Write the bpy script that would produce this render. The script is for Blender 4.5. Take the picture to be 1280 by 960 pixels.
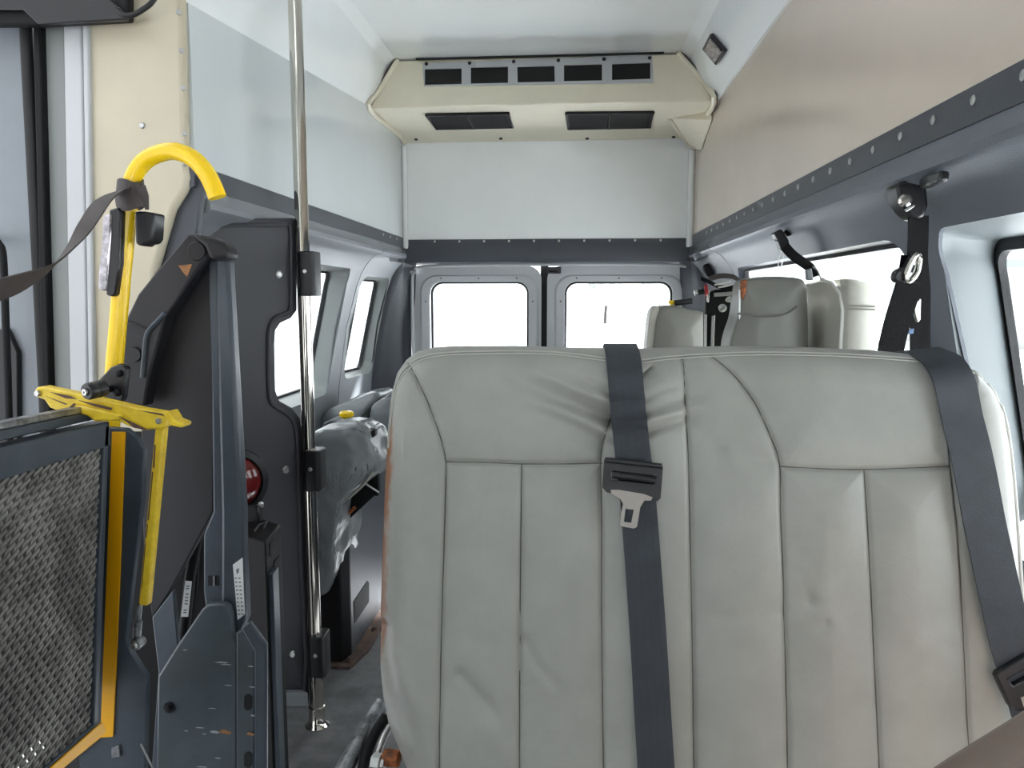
import bpy, bmesh, math, random
import numpy as np
from mathutils import Vector, Matrix, noise

# ------------------------------------------------------------------ scene, camera, world, exposure
for o in list(bpy.data.objects):
    bpy.data.objects.remove(o)
SC = bpy.context.scene
COL = SC.collection
F = 962.0
CAM = np.array([0.0, 0.0, 1.25])
PITCH = math.atan2(107.0, F)
YAW = math.atan2(77.0, F / math.cos(PITCH))
cd = bpy.data.cameras.new('camera')
cam = bpy.data.objects.new('camera', cd)
COL.objects.link(cam)
cam.location = CAM
cam.rotation_euler = (math.pi / 2 - PITCH, 0, YAW)
cd.sensor_fit = 'HORIZONTAL'
cd.sensor_width = 36.0
cd.lens = F / 1280.0 * 36.0
cd.clip_start = 0.02
SC.camera = cam
SC.view_settings.view_transform = 'Standard'
SC.view_settings.look = 'None'
SC.view_settings.gamma = 1.0
SC.view_settings.use_curve_mapping = False
SC.view_settings.exposure = 1.28

W = bpy.data.worlds.new('overcast_sky')
SC.world = W
W.use_nodes = True
W.node_tree.nodes['Background'].inputs[0].default_value = (0.93, 0.97, 1.0, 1)
# hazy overcast: the sky is brighter on the sun's side than away from it
_g = W.node_tree.nodes.new('ShaderNodeTexCoord')
_d = W.node_tree.nodes.new('ShaderNodeVectorMath')
_d.operation = 'DOT_PRODUCT'
_d.inputs[1].default_value = (0.72, 0.62, 0.3)
_m = W.node_tree.nodes.new('ShaderNodeMapRange')
_m.inputs['From Min'].default_value = -0.8
_m.inputs['From Max'].default_value = 0.6
_m.inputs['To Min'].default_value = 0.7
_m.inputs['To Max'].default_value = 1.7
W.node_tree.links.new(_g.outputs['Generated'], _d.inputs[0])
W.node_tree.links.new(_d.outputs['Value'], _m.inputs['Value'])
W.node_tree.links.new(_m.outputs['Result'], W.node_tree.nodes['Background'].inputs[1])


sd_ = bpy.data.lights.new('sun', 'SUN')
sd_.energy = 22.0
sd_.angle = 0.1
sd_.color = (0.97, 0.98, 1.0)
sun = bpy.data.objects.new('sun', sd_)
COL.objects.link(sun)
SUN_EL, SUN_AZ = math.radians(42), math.radians(42)              # from behind the van and to its right
sun.rotation_euler = (Vector((math.sin(SUN_AZ) * math.cos(SUN_EL), math.cos(SUN_AZ) * math.cos(SUN_EL), math.sin(SUN_EL)))).to_track_quat('Z', 'Y').to_euler()


def area(name, loc, target, sx, sy, power, col=(1, 1, 1)):
    l = bpy.data.lights.new(name, 'AREA')
    l.shape = 'RECTANGLE'
    l.size, l.size_y, l.energy, l.color = sx, sy, power, col
    o = bpy.data.objects.new(name, l)
    COL.objects.link(o)
    o.location = loc
    d = Vector(target) - Vector(loc)
    o.rotation_euler = d.to_track_quat('-Z', 'Y').to_euler()
    return o


# ------------------------------------------------------------------ measuring: a pixel of the photo to a point on a real plane
_f = np.array([-math.sin(YAW) * math.cos(PITCH), math.cos(YAW) * math.cos(PITCH), -math.sin(PITCH)])
_r = np.array([math.cos(YAW), math.sin(YAW), 0.0])
_u = np.cross(_r, _f)


def ray(px, py):
    return _f * F + _r * (px - 640.0) + _u * (480.0 - py)


def at(px, py, Y=None, X=None, Z=None, plane=None):
    d = ray(px, py)
    if Y is not None:
        t = (Y - CAM[1]) / d[1]
    elif X is not None:
        t = (X - CAM[0]) / d[0]
    elif Z is not None:
        t = (Z - CAM[2]) / d[2]
    else:
        p0, n = np.array(plane[0], float), np.array(plane[1], float)
        t = ((p0 - CAM) @ n) / (d @ n)
    return Vector(CAM + d * t)


def ats(pts, **k):
    return [at(x, y, **k) for x, y in pts]


# ------------------------------------------------------------------ materials
def s2l(c):
    c = c / 255.0
    return c / 12.92 if c <= 0.04045 else ((c + 0.055) / 1.055) ** 2.4


def rgb(t):
    return (s2l(t[0]), s2l(t[1]), s2l(t[2]), 1.0)


def mat(name, col, rough=0.5, metal=0.0, var=0.0, vscale=8.0, col2=None, bump=0.0, bscale=200.0, coat=0.0, spec=0.5,
        wear=None, stretch=None, rvar=0.0):
    m = bpy.data.materials.new(name)
    m.use_nodes = True
    nt = m.node_tree
    b = nt.nodes['Principled BSDF']
    b.inputs['Base Color'].default_value = rgb(col)
    b.inputs['Roughness'].default_value = rough
    b.inputs['Metallic'].default_value = metal
    b.inputs['Specular IOR Level'].default_value = spec
    b.inputs['Coat Weight'].default_value = coat
    tc = nt.nodes.new('ShaderNodeTexCoord')
    src = tc.outputs['Object']
    if stretch:
        mp = nt.nodes.new('ShaderNodeMapping')
        mp.inputs['Scale'].default_value = stretch
        nt.links.new(src, mp.inputs['Vector'])
        src = mp.outputs['Vector']
    out = None
    if var > 0 or col2:
        n = nt.nodes.new('ShaderNodeTexNoise')
        n.inputs['Scale'].default_value = vscale
        n.inputs['Detail'].default_value = 6
        n.inputs['Roughness'].default_value = 0.65
        nt.links.new(src, n.inputs['Vector'])
        r = nt.nodes.new('ShaderNodeValToRGB')
        c2 = col2 or tuple(max(0, c * (1 - var)) for c in col)
        r.color_ramp.elements[0].position = 0.38
        r.color_ramp.elements[1].position = 0.62
        r.color_ramp.elements[0].color = rgb(c2)
        r.color_ramp.elements[1].color = rgb(col)
        nt.links.new(n.outputs['Fac'], r.inputs['Fac'])
        out = r.outputs['Color']
        if rvar:
            mr = nt.nodes.new('ShaderNodeMapRange')
            mr.inputs['To Min'].default_value = rough - rvar
            mr.inputs['To Max'].default_value = rough + rvar
            nt.links.new(n.outputs['Fac'], mr.inputs['Value'])
            nt.links.new(mr.outputs['Result'], b.inputs['Roughness'])
    if wear:                                   # (attribute, colour, noise scale): wear where the thing itself is worn
        a = nt.nodes.new('ShaderNodeAttribute')
        a.attribute_name = wear[0]
        n2 = nt.nodes.new('ShaderNodeTexNoise')
        n2.inputs['Scale'].default_value = wear[2]
        n2.inputs['Detail'].default_value = 5
        nt.links.new(tc.outputs['Object'], n2.inputs['Vector'])
        ad = nt.nodes.new('ShaderNodeMath')
        ad.operation = 'MULTIPLY_ADD'
        ad.inputs[1].default_value = 1.0
        nt.links.new(a.outputs['Fac'], ad.inputs[0])
        sb = nt.nodes.new('ShaderNodeMath')
        sb.operation = 'SUBTRACT'
        sb.inputs[1].default_value = 0.5
        nt.links.new(n2.outputs['Fac'], sb.inputs[0])
        nt.links.new(sb.outputs[0], ad.inputs[2])
        r2 = nt.nodes.new('ShaderNodeValToRGB')
        r2.color_ramp.elements[0].position = 0.42
        r2.color_ramp.elements[1].position = 0.72
        nt.links.new(ad.outputs[0], r2.inputs['Fac'])
        mx = nt.nodes.new('ShaderNodeMix')
        mx.data_type = 'RGBA'
        nt.links.new(r2.outputs['Color'], mx.inputs['Factor'])
        if out:
            nt.links.new(out, mx.inputs['A'])
        else:
            mx.inputs['A'].default_value = rgb(col)
        mx.inputs['B'].default_value = rgb(wear[1])
        out = mx.outputs['Result']
    if out:
        nt.links.new(out, b.inputs['Base Color'])
    if bump > 0:
        n = nt.nodes.new('ShaderNodeTexNoise')
        n.inputs['Scale'].default_value = bscale
        n.inputs['Detail'].default_value = 3
        nt.links.new(src, n.inputs['Vector'])
        bp = nt.nodes.new('ShaderNodeBump')
        bp.inputs['Strength'].default_value = bump
        bp.inputs['Distance'].default_value = 0.002
        nt.links.new(n.outputs['Fac'], bp.inputs['Height'])
        nt.links.new(bp.outputs['Normal'], b.inputs['Normal'])
    return m


def glass_mat(name, tint=(250, 252, 252)):
    m = bpy.data.materials.new(name)
    m.use_nodes = True
    nt = m.node_tree
    nt.nodes.remove(nt.nodes['Principled BSDF'])
    o = nt.nodes['Material Output']
    t = nt.nodes.new('ShaderNodeBsdfTransparent')
    t.inputs[0].default_value = rgb(tint)
    g = nt.nodes.new('ShaderNodeBsdfGlossy')
    g.inputs['Roughness'].default_value = 0.02
    mx = nt.nodes.new('ShaderNodeMixShader')
    mx.inputs[0].default_value = 0.05
    nt.links.new(t.outputs[0], mx.inputs[1])
    nt.links.new(g.outputs[0], mx.inputs[2])
    nt.links.new(mx.outputs[0], o.inputs['Surface'])
    return m


M = dict(
    white=mat('white_fibreglass', (240, 243, 242), 0.06, var=0.02, vscale=1.5),
    walll=mat('dimmed_white_fibreglass', (208, 213, 213), 0.13, var=0.02, vscale=1.5),  # the white fibreglass, darkened to offset strong light on the left wall
    wallr=mat('warm_lit_white_fibreglass', (214, 201, 186), 0.16, var=0.03, vscale=1.5),  # the same white; warm reflected light and shade put into the colour
    cream=mat('cream_fibreglass', (196, 187, 164), 0.3, var=0.03, vscale=5),
    acbeige=mat('beige_fibreglass', (236, 228, 206), 0.28, var=0.03, vscale=4),
    trim=mat('textured_charcoal_plastic', (66, 69, 76), 0.40, bump=0.35, bscale=330),
    trimside=mat('textured_slate_plastic', (98, 103, 112), 0.40, bump=0.4, bscale=330),
    trimgrey=mat('grey_plastic', (126, 130, 134), 0.42, bump=0.25, bscale=330),
    revealright=mat('dimmed_reveal_plastic', (98, 104, 106), 0.5, bump=0.1, bscale=300),  # reveal plastic darkened to hold back strong light at this window
    reveal=mat('pale_grey_plastic', (132, 136, 134), 0.5, bump=0.1, bscale=300),
    panel=mat('dark_grain_plastic', (54, 54, 59), 0.5, bump=0.25, bscale=420),
    door=mat('door_paint', (188, 190, 192), 0.3),
    door_grey=mat('grey_door_skin', (132, 138, 144), 0.35, var=0.06, vscale=3),
    rubber=mat('black_rubber', (14, 14, 16), 0.6),
    black=mat('black_steel', (12, 12, 14), 0.55, spec=0.25, bump=0.05, bscale=150),
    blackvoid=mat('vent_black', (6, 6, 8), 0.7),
    blackplastic=mat('black_plastic', (21, 21, 24), 0.35),
    chrome=mat('polished_stainless', (200, 196, 188), 0.09, 1.0),
    tonguesteel=mat('brushed_steel', (150, 144, 138), 0.4, 0.8),
    steel=mat('zinc_steel', (190, 190, 188), 0.3, 1.0),
    dullsteel=mat('dull_aluminium', (170, 172, 176), 0.45, 0.9, var=0.45, vscale=35),
    rust=mat('rusty_steel', (104, 82, 72), 0.7, 0.2, col2=(70, 60, 56), vscale=22),
    rustbolt=mat('rusted_orange_bolt', (176, 98, 46), 0.7, 0.2, col2=(96, 58, 36), vscale=60),
    lift=mat('blue_grey_paint', (66, 76, 86), 0.36, var=0.14, vscale=9, bump=0.08, bscale=120),
    liftworn=mat('scratched_blue_grey_paint', (70, 82, 90), 0.42, var=0.22, vscale=6, col2=(58, 66, 68), bump=0.1, bscale=140),
    liftdark=mat('dark_violet_grey_paint', (30, 29, 34), 0.55, var=0.06, vscale=12, bump=0.1, bscale=260),
    mesh=mat('worn_expanded_steel', (138, 136, 131), 0.5, 0.2, var=0.3, vscale=14),
    meshback=mat('dark_backing', (24, 24, 25), 0.7),
    yellow=mat('yellow_enamel', (247, 205, 22), 0.25),
    yellowworn=mat('chipped_yellow_paint', (238, 208, 52), 0.4, col2=(214, 178, 40), vscale=30),
    chip=mat('bare_chipped_metal', (92, 66, 58), 0.6, 0.3),
    tape=mat('amber_tape', (243, 176, 8), 0.4),
    vinyl=mat('grey_vinyl', (154, 154, 148), 0.4, var=0.06, vscale=7, bump=0.12, bscale=420,
              wear=('wear', (132, 92, 64), 30)),
    vinyl2=mat('mid_grey_vinyl', (116, 115, 108), 0.38, var=0.06, vscale=6, bump=0.12, bscale=420,
               wear=('wear', (196, 112, 40), 20)),
    vinylsilver=mat('silver_grey_vinyl', (124, 128, 130), 0.26, var=0.05, vscale=6, bump=0.1, bscale=400),
    vinylpale=mat('pale_grey_vinyl', (164, 162, 152), 0.42, var=0.04, vscale=6, bump=0.1, bscale=420),
    piping=mat('pale_piping', (196, 195, 188), 0.5),
    thread=mat('pale_thread', (190, 189, 182), 0.7),
    seam=mat('dark_seam_thread', (92, 90, 84), 0.8),  # dark thread sunk in the stitched seams
    taupe=mat('taupe_vinyl', (122, 106, 96), 0.5, var=0.06, vscale=8, bump=0.12, bscale=420),
    webbing=mat('charcoal_webbing', (54, 59, 66), 0.6, bump=0.5, bscale=900, var=0.12, vscale=30),
    webline=mat('webbing_rib', (46, 52, 60), 0.6),
    webblack=mat('black_webbing', (11, 11, 13), 0.75, spec=0.2, bump=0.4, bscale=800),
    strap=mat('brown_black_strap', (66, 58, 56), 0.65, bump=0.3, bscale=700, var=0.15, vscale=20),
    floor=mat('dark_vinyl_floor', (116, 116, 118), 0.5, var=0.22, vscale=14, bump=0.15, bscale=160, rvar=0.1),
    redlens=mat('red_lens', (104, 24, 24), 0.12, coat=0.6),
    clearlens=mat('clear_lens', (206, 200, 206), 0.08, 0.55, var=0.35, vscale=60),
    label=mat('white_label', (222, 224, 224), 0.5),
    print=mat('label_print', (110, 112, 116), 0.6),
    red=mat('red_print', (176, 44, 50), 0.5),
    scrape=mat('pale_scrape', (150, 158, 158), 0.6),
    rustmark=mat('orange_scrape', (178, 118, 66), 0.7, col2=(120, 92, 66), vscale=70),
    bounce_ground=mat('bounce_ground', (218, 220, 222), 0.9, var=0.15, vscale=0.6),  # ground made very pale to bounce daylight up to the ceiling
    dimground=mat('dimmed_ground', (112, 112, 114), 0.9, var=0.2, vscale=1.2),  # left ground darkened to cut the light bounced into the doorway
    carwhite=mat('white_car_paint', (222, 224, 228), 0.25),
    carblue=mat('blue_car_paint', (70, 98, 140), 0.25),
    carglass=mat('dark_car_glass', (40, 46, 54), 0.1),
    leaf=mat('washed_out_foliage', (196, 202, 196), 0.9, var=0.3, vscale=2.0),  # foliage colour lifted to stand in for the overexposed view outside
    brick=mat('pale_building', (196, 194, 190), 0.8, var=0.08, vscale=1.0),
    glass=glass_mat('window_glass'),
)


# ------------------------------------------------------------------ object helpers
def tag(o, label=None, cat=None, group=None, kind=None):
    if label:
        o['label'] = label
    if cat:
        o['category'] = cat
    if group:
        o['group'] = group
    if kind:
        o['kind'] = kind
    return o


def wloc(o):
    p = Vector((0, 0, 0))
    while o is not None:
        p = p + Vector(o.location)
        o = o.parent
    return p


def thing(name, label, cat, loc, group=None):
    o = bpy.data.objects.new(name, None)
    o.empty_display_size = 0.05
    COL.objects.link(o)
    o.location = loc
    return tag(o, label, cat, group)


def link(name, me, m, parent=None, smooth=True, ang=38, bevel=0.0, seg=2):
    """link a mesh given in world coordinates as one object with its origin at its own base"""
    n = len(me.vertices)
    co = np.empty(n * 3)
    me.vertices.foreach_get('co', co)
    co = co.reshape(-1, 3)
    lo, hi = co.min(0), co.max(0)
    org = Vector(((lo[0] + hi[0]) / 2, (lo[1] + hi[1]) / 2, lo[2]))
    co -= np.array(org)
    me.vertices.foreach_set('co', co.ravel())
    if smooth:
        me.polygons.foreach_set('use_smooth', [True] * len(me.polygons))
        me.set_sharp_from_angle(angle=math.radians(ang))
    me.update()
    o = bpy.data.objects.new(name, me)
    COL.objects.link(o)
    if m is not None:
        me.materials.append(M[m] if isinstance(m, str) else m)
    if parent is not None:
        o.parent = parent
        o.location = org - wloc(parent)
    else:
        o.location = org
    if bevel > 0:
        b = o.modifiers.new('bevel', 'BEVEL')
        b.width = bevel
        b.segments = seg
        b.limit_method = 'ANGLE'
        b.angle_limit = math.radians(40)
        b.harden_normals = False
    return o


class MB:
    """collects shapes in world coordinates; build() links them as ONE mesh object"""

    def __init__(s):
        s.v, s.f = [], []

    def add(s, v, f):
        k = len(s.v)
        s.v += [tuple(p) for p in v]
        s.f += [tuple(i + k for i in q) for q in f]
        return s

    def box(s, lo, hi):
        x0, y0, z0 = lo
        x1, y1, z1 = hi
        v = [(x0, y0, z0), (x1, y0, z0), (x1, y1, z0), (x0, y1, z0), (x0, y0, z1), (x1, y0, z1), (x1, y1, z1), (x0, y1, z1)]
        return s.add(v, [(0, 3, 2, 1), (4, 5, 6, 7), (0, 1, 5, 4), (1, 2, 6, 5), (2, 3, 7, 6), (3, 0, 4, 7)])

    def prism(s, pts, d):
        d = Vector(d)
        n = len(pts)
        v = [Vector(p) for p in pts] + [Vector(p) + d for p in pts]
        f = [tuple(range(n))[::-1], tuple(range(n, 2 * n))] + [(i, (i + 1) % n, n + (i + 1) % n, n + i) for i in range(n)]
        return s.add(v, f)

    def loft(s, rings, closed=True, caps=True):
        n = len(rings[0])
        v = [p for r in rings for p in r]
        f = []
        for a in range(len(rings) - 1):
            for i in range(n if closed else n - 1):
                j = (i + 1) % n
                f.append((a * n + i, a * n + j, (a + 1) * n + j, (a + 1) * n + i))
        if caps and closed:
            f.append(tuple(range(n))[::-1])
            f.append(tuple((len(rings) - 1) * n + i for i in range(n)))
        return s.add(v, f)

    def tube(s, path, r, n=12, caps=True):
        P = [Vector(p) for p in path]
        R = r if isinstance(r, (list, tuple)) else [r] * len(P)
        t0 = (P[1] - P[0]).normalized()
        ref = Vector((0, 0, 1)) if abs(t0.z) < 0.9 else Vector((0, 1, 0))
        nrm = t0.cross(ref).normalized()
        rings = []
        for i, p in enumerate(P):
            t = (P[min(i + 1, len(P) - 1)] - P[max(i - 1, 0)]).normalized()
            nrm = (nrm - t * nrm.dot(t)).normalized()
            b = t.cross(nrm)
            rings.append([p + (nrm * math.cos(a) + b * math.sin(a)) * R[i] for a in [2 * math.pi * k / n for k in range(n)]])
        return s.loft(rings, True, caps)

    def lathe(s, org, axis, prof, n=24, up=None):
        """prof: list of (radius, distance along axis)"""
        ax = Vector(axis).normalized()
        ref = Vector((0, 0, 1)) if abs(ax.z) < 0.9 else Vector((1, 0, 0))
        a1 = ax.cross(ref).normalized()
        a2 = ax.cross(a1)
        rings = []
        for r, h in prof:
            r = max(r, 1e-5)
            rings.append([Vector(org) + ax * h + (a1 * math.cos(t) + a2 * math.sin(t)) * r for t in [2 * math.pi * k / n for k in range(n)]])
        return s.loft(rings, True, True)

    def ribbon(s, path, width, wdir, thick=0.002):
        P = [Vector(p) for p in path]
        Wd = width if isinstance(width, (list, tuple)) else [width] * len(P)
        D = wdir if isinstance(wdir, list) else [wdir] * len(P)
        rings = []
        for i, p in enumerate(P):
            t = (P[min(i + 1, len(P) - 1)] - P[max(i - 1, 0)]).normalized()
            w = Vector(D[i])
            w = (w - t * w.dot(t)).normalized()
            n = t.cross(w).normalized() * (thick / 2)
            h = w * (Wd[i] / 2)
            rings.append([p - h - n, p + h - n, p + h + n, p - h + n])
        return s.loft(rings, True, True)

    def mesh(s, name):
        me = bpy.data.meshes.new(name)
        me.from_pydata(s.v, [], s.f)
        bm = bmesh.new()
        bm.from_mesh(me)
        bmesh.ops.recalc_face_normals(bm, faces=bm.faces)
        bm.to_mesh(me)
        bm.free()
        return me

    def build(s, name, m, parent=None, **k):
        return link(name, s.mesh(name), m, parent, **k)


def smooth_path(pts, n=8):
    """Catmull-Rom through the points"""
    P = [Vector(p) for p in pts]
    out = []
    for i in range(len(P) - 1):
        p0, p1, p2, p3 = P[max(i - 1, 0)], P[i], P[i + 1], P[min(i + 2, len(P) - 1)]
        for k in range(n):
            t = k / n
            out.append(0.5 * ((2 * p1) + (p2 - p0) * t + (2 * p0 - 5 * p1 + 4 * p2 - p3) * t * t + (3 * p1 - p0 - 3 * p2 + p3) * t ** 3))
    out.append(P[-1])
    return out


def rrect(x0, y0, x1, y1, r, n=6):
    out = []
    for cx, cy, a0 in ((x1 - r, y1 - r, 0), (x0 + r, y1 - r, 90), (x0 + r, y0 + r, 180), (x1 - r, y0 + r, 270)):
        for k in range(n + 1):
            a = math.radians(a0 + 90 * k / n)
            out.append((cx + r * math.cos(a), cy + r * math.sin(a)))
    return out


def cut(o, *cutters):
    """subtract the meshes (world coordinates) from an object, for good"""
    for mb in cutters:
        me = mb.mesh('cutter')
        c = bpy.data.objects.new('cutter', me)
        COL.objects.link(c)
        bpy.context.view_layer.update()
        md = o.modifiers.new('cut', 'BOOLEAN')
        md.operation = 'DIFFERENCE'
        md.solver = 'EXACT'
        md.object = c
        bpy.context.view_layer.update()
        dg = bpy.context.evaluated_depsgraph_get()
        nm = bpy.data.meshes.new_from_object(o.evaluated_get(dg))
        o.modifiers.clear()
        o.data = nm
        bpy.data.objects.remove(c)
        bpy.data.meshes.remove(me)
    o.data.polygons.foreach_set('use_smooth', [True] * len(o.data.polygons))
    o.data.set_sharp_from_angle(angle=math.radians(35))
    return o


def plate(name, px, Y, thick, m, parent, bevel=0.002, **k):
    """a plate whose outline is measured in the photo on the upright plane at distance Y"""
    return MB().prism(ats(px, Y=Y), (0, thick, 0)).build(name, m, parent, bevel=bevel, **k)


def bolt(name, p, axis, r, h, m, parent, n=16):
    return MB().lathe(p, axis, [(0, -0.001), (r, -0.001), (r, h * 0.6), (r * 0.75, h), (0, h)], n).build(name, m, parent)


def copies(src, pts, base):
    """copies of one small part, moved so that their base lies where src's lay relative to base"""
    out = []
    for p in pts:
        c = src.copy()
        COL.objects.link(c)
        c.location = Vector(src.location) + (Vector(p) - Vector(base))
        out.append(c)
    return out


def struct(o):
    return tag(o, kind='structure')


# ------------------------------------------------------------------ the shell of the van
XL, XR, YR, YF = -0.86, 0.58, 3.9, -2.3
YJ = 1.70                                   # rear edge of the side doorway
ZC = 2.255


def crease_l(y):
    return 1.90 + (y - 1.7) * 0.095


def crease_r(y):
    return 2.05


struct(MB().box((-1.12, YF - 0.03, -0.03), (0.92, 4.04, 0.0)).build('floor', 'floor'))

# ceiling: flat middle and two slanting coves, one shell
ys = [YF + (4.0 - YF) * k / 16 for k in range(17)]
rings = []
for y in ys:
    rings.append([(XR - 0.01, y, 2.05), (XR - 0.06, y, 2.12), (0.47, y, ZC - 0.03), (0.43, y, ZC), (-0.76, y, ZC), (-0.795, y, ZC - 0.03), (XL + 0.045, y, crease_l(y) + 0.10), (XL, y, crease_l(y)),
                  (XL - 0.02, y, crease_l(y)), (XL - 0.02, y, ZC + 0.03), (XR + 0.02, y, ZC + 0.03), (XR + 0.02, y, 2.05)])
struct(MB().loft(rings).build('ceiling', 'white', ang=20))

yl = [YJ + 0.032 + (3.968 - YJ) * k / 8 for k in range(9)]
struct(MB().loft([[(XL, y, 1.50), (XL, y, crease_l(y)), (XL - 0.02, y, crease_l(y)), (XL - 0.02, y, 1.50)] for y in yl]).build('wall_left', 'walll'))
struct(MB().box((XR, YF, 1.50), (XR + 0.02, 4.0, 2.052)).build('wall_right', 'wallr'))
struct(MB().box((XL, YR, 1.50), (XR, YR + 0.02, ZC)).build('wall_rear', 'white'))
# coved corner beads where the rear wall meets the side walls
struct(MB().tube([(XL + 0.012, YR - 0.012, 1.5), (XL + 0.012, YR - 0.012, 2.0)], 0.014, 10).build('trim_1', 'white'))
struct(MB().tube([(XR - 0.014, YR - 0.014, 1.5), (XR - 0.014, YR - 0.014, 1.96)], 0.018, 10).build('trim_2', 'white'))


# lower side panels with window openings: profile (outward offset from the rail, height)
def lower_profile(sign, xr):
    pr = [(0.0, 1.545), (-0.004, 1.50), (-0.012, 1.482), (-0.022, 1.468), (-0.022, 1.455), (-0.012, 1.447),
          (0.012, 1.441), (0.035, 1.425), (0.06, 1.395), (0.082, 1.36), (0.105, 1.30), (0.155, 1.12), (0.195, 0.86), (0.215, 0.6), (0.215, 0.0)]
    inner = [(xr + sign * a, z) for a, z in pr]
    outer = [(xr + sign * (max(a, 0.0) + 0.007), z) for a, z in reversed(pr)]
    return inner + outer


def profile_x0(sign, xr, z):
    pr = [(0.06, 1.395), (0.082, 1.36), (0.105, 1.30), (0.155, 1.12), (0.195, 0.86), (0.215, 0.6), (0.215, 0.0)]
    for (a0, z0), (a1, z1) in zip(pr, pr[1:]):
        if z1 <= z <= z0:
            return xr + sign * (a0 + (a1 - a0) * (z0 - z) / (z0 - z1))
    return xr + sign * 0.06


def taper(y, tp):
    return tp[2] * min(1, max(0, (y - tp[0]) / (tp[1] - tp[0])))


def side_panel(name, sign, xr, y0, y1, wins, m, tp=(0, 1, 0)):
    P = lower_profile(sign, xr)
    n = max(4, int((y1 - y0) / 0.1))
    rg = []
    for k in range(n + 1):
        y = y0 + (y1 - y0) * k / n
        rg.append([(x - (sign * taper(y, tp) if z < 1.43 else 0), y, z) for x, z in P])
    o = MB().loft(rg).build(name, m, ang=50)
    cs = []
    for (a, b, c, d, r) in wins:
        ol = rrect(a, c, b, d, r)
        cs.append(MB().prism([(xr - sign * 0.05, y, z) for y, z in ol], (sign * 0.5, 0, 0)))
    if cs:
        cut(o, *cs)
    return struct(o)


def window(name, sign, xr, win, dy, depth, m_rev, shrink=0.02, tp=(0, 1, 0), k=0.022):
    """deep reveal from the panel opening to the glass, gasket and pane"""
    def profile_x(sg, x_, z, y=None):
        return profile_x0(sg, x_, z) - sg * (taper(y, tp) if y is not None else 0)

    a, b, c, d, r = win
    ol = rrect(a, c, b, d, r, 8)
    il = rrect(a + shrink + dy[0], c + shrink, b - shrink + dy[1], d - shrink * 0.6, r, 8)
    ring0 = [(profile_x(sign, xr, z, y) + sign * 0.002, y, z) for y, z in ol]
    ring1 = [(profile_x(sign, xr, z, y) + sign * depth, y, z) for y, z in il]
    ring2 = [(x + sign * 0.01, y, z) for x, y, z in ring1]
    ring3 = [(profile_x(sign, xr, z, y) + sign * 0.03, y + (0.012 if y > (a + b) / 2 else -0.012), z + (0.012 if z > (c + d) / 2 else -0.012)) for y, z in ol]
    root = MB().loft([ring0, ring1, ring2, ring3, ring0], True, False).build(name, m_rev, ang=45)
    struct(root)
    gi = rrect(a + shrink + dy[0] + k, c + shrink + k, b - shrink + dy[1] - k, d - shrink * 0.6 - k, r * 0.8, 8)
    g0 = [(x + sign * 0.004, y, z) for x, y, z in ring1]
    g1 = [(profile_x(sign, xr, z, y) + sign * (depth - 0.002), y, z) for y, z in gi]
    g2 = [(x + sign * 0.016, y, z) for x, y, z in g1]
    g3 = [(x + sign * 0.02, y, z) for x, y, z in ring1]
    MB().loft([g0, g1, g2, g3, g0], True, False).build('gasket', 'rubber', root)
    gl = [(x + sign * 0.008, y, z) for x, y, z in g1]
    gl2 = [(x + sign * 0.011, y, z) for x, y, z in g1]
    MB().loft([gl, gl2]).build('pane', 'glass', root)
    return root


WL1 = (2.16, 3.23, 0.84, 1.375, 0.05)
WL2 = (3.43, 3.79, 0.88, 1.35, 0.05)
TPL, TPR = (3.38, 3.86, 0.05), (3.30, 3.86, 0.05)
side_panel('trim_3', -1, XL, YJ + 0.05, 3.385, [WL1], 'trimgrey')
side_panel('trim_4', -1, XL, 3.392, 3.86, [WL2], 'trimgrey', TPL)
window('window_1', -1, XL, WL1, (0.0, 0.06), 0.095, 'reveal', k=0.008)
window('window_2', -1, XL, WL2, (0.0, 0.02), 0.055, 'reveal', tp=TPL, k=0.008)
WR1 = (1.63, 3.25, 0.80, 1.372, 0.08)
WR2 = (0.35, 1.50, 0.80, 1.375, 0.06)
WR3 = (-1.6, -0.1, 0.80, 1.37, 0.07)
side_panel('trim_5', 1, XR, YF, 3.30, [WR1, WR2, WR3], 'trimside')
side_panel('trim_6', 1, XR, 3.31, 3.86, [], 'trim', TPR)
window('window_3', 1, XR, WR1, (0.0, 0.0), 0.022, 'trim', shrink=0.008, k=0.010)
window('window_4', 1, XR, WR2, (0.0, 0.14), 0.15, 'revealright')
window('window_5', 1, XR, WR3, (0.0, 0.06), 0.15, 'reveal')
# the cab end behind the camera: windscreen opening, left front wall and its window
wf = struct(MB().box((-1.1, YF - 0.03, 0), (0.85, YF, ZC + 0.03)).build('wall_front', 'white'))
cut(wf, MB().prism([(x, YF - 0.2, z) for x, z in rrect(-0.95, 0.75, 0.7, 1.45, 0.1)], (0, 0.4, 0)))
wlf = struct(MB().box((-1.02, YF, 0), (-0.98, 0.35, ZC + 0.03)).build('wall_left_front', 'white'))
cut(wlf, MB().prism([(-1.2, y, z) for y, z in rrect(-1.9, 0.8, -0.5, 1.45, 0.1)], (0.4, 0, 0)))
struct(MB().box((-1.12, YF, ZC - 0.04), (XL, YJ, ZC)).build('trim_20', 'white'))
struct(MB().box((-1.12, 0.3, 1.95), (XL - 0.01, YJ, ZC)).build('trim_21', 'cream')) if False else None
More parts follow.
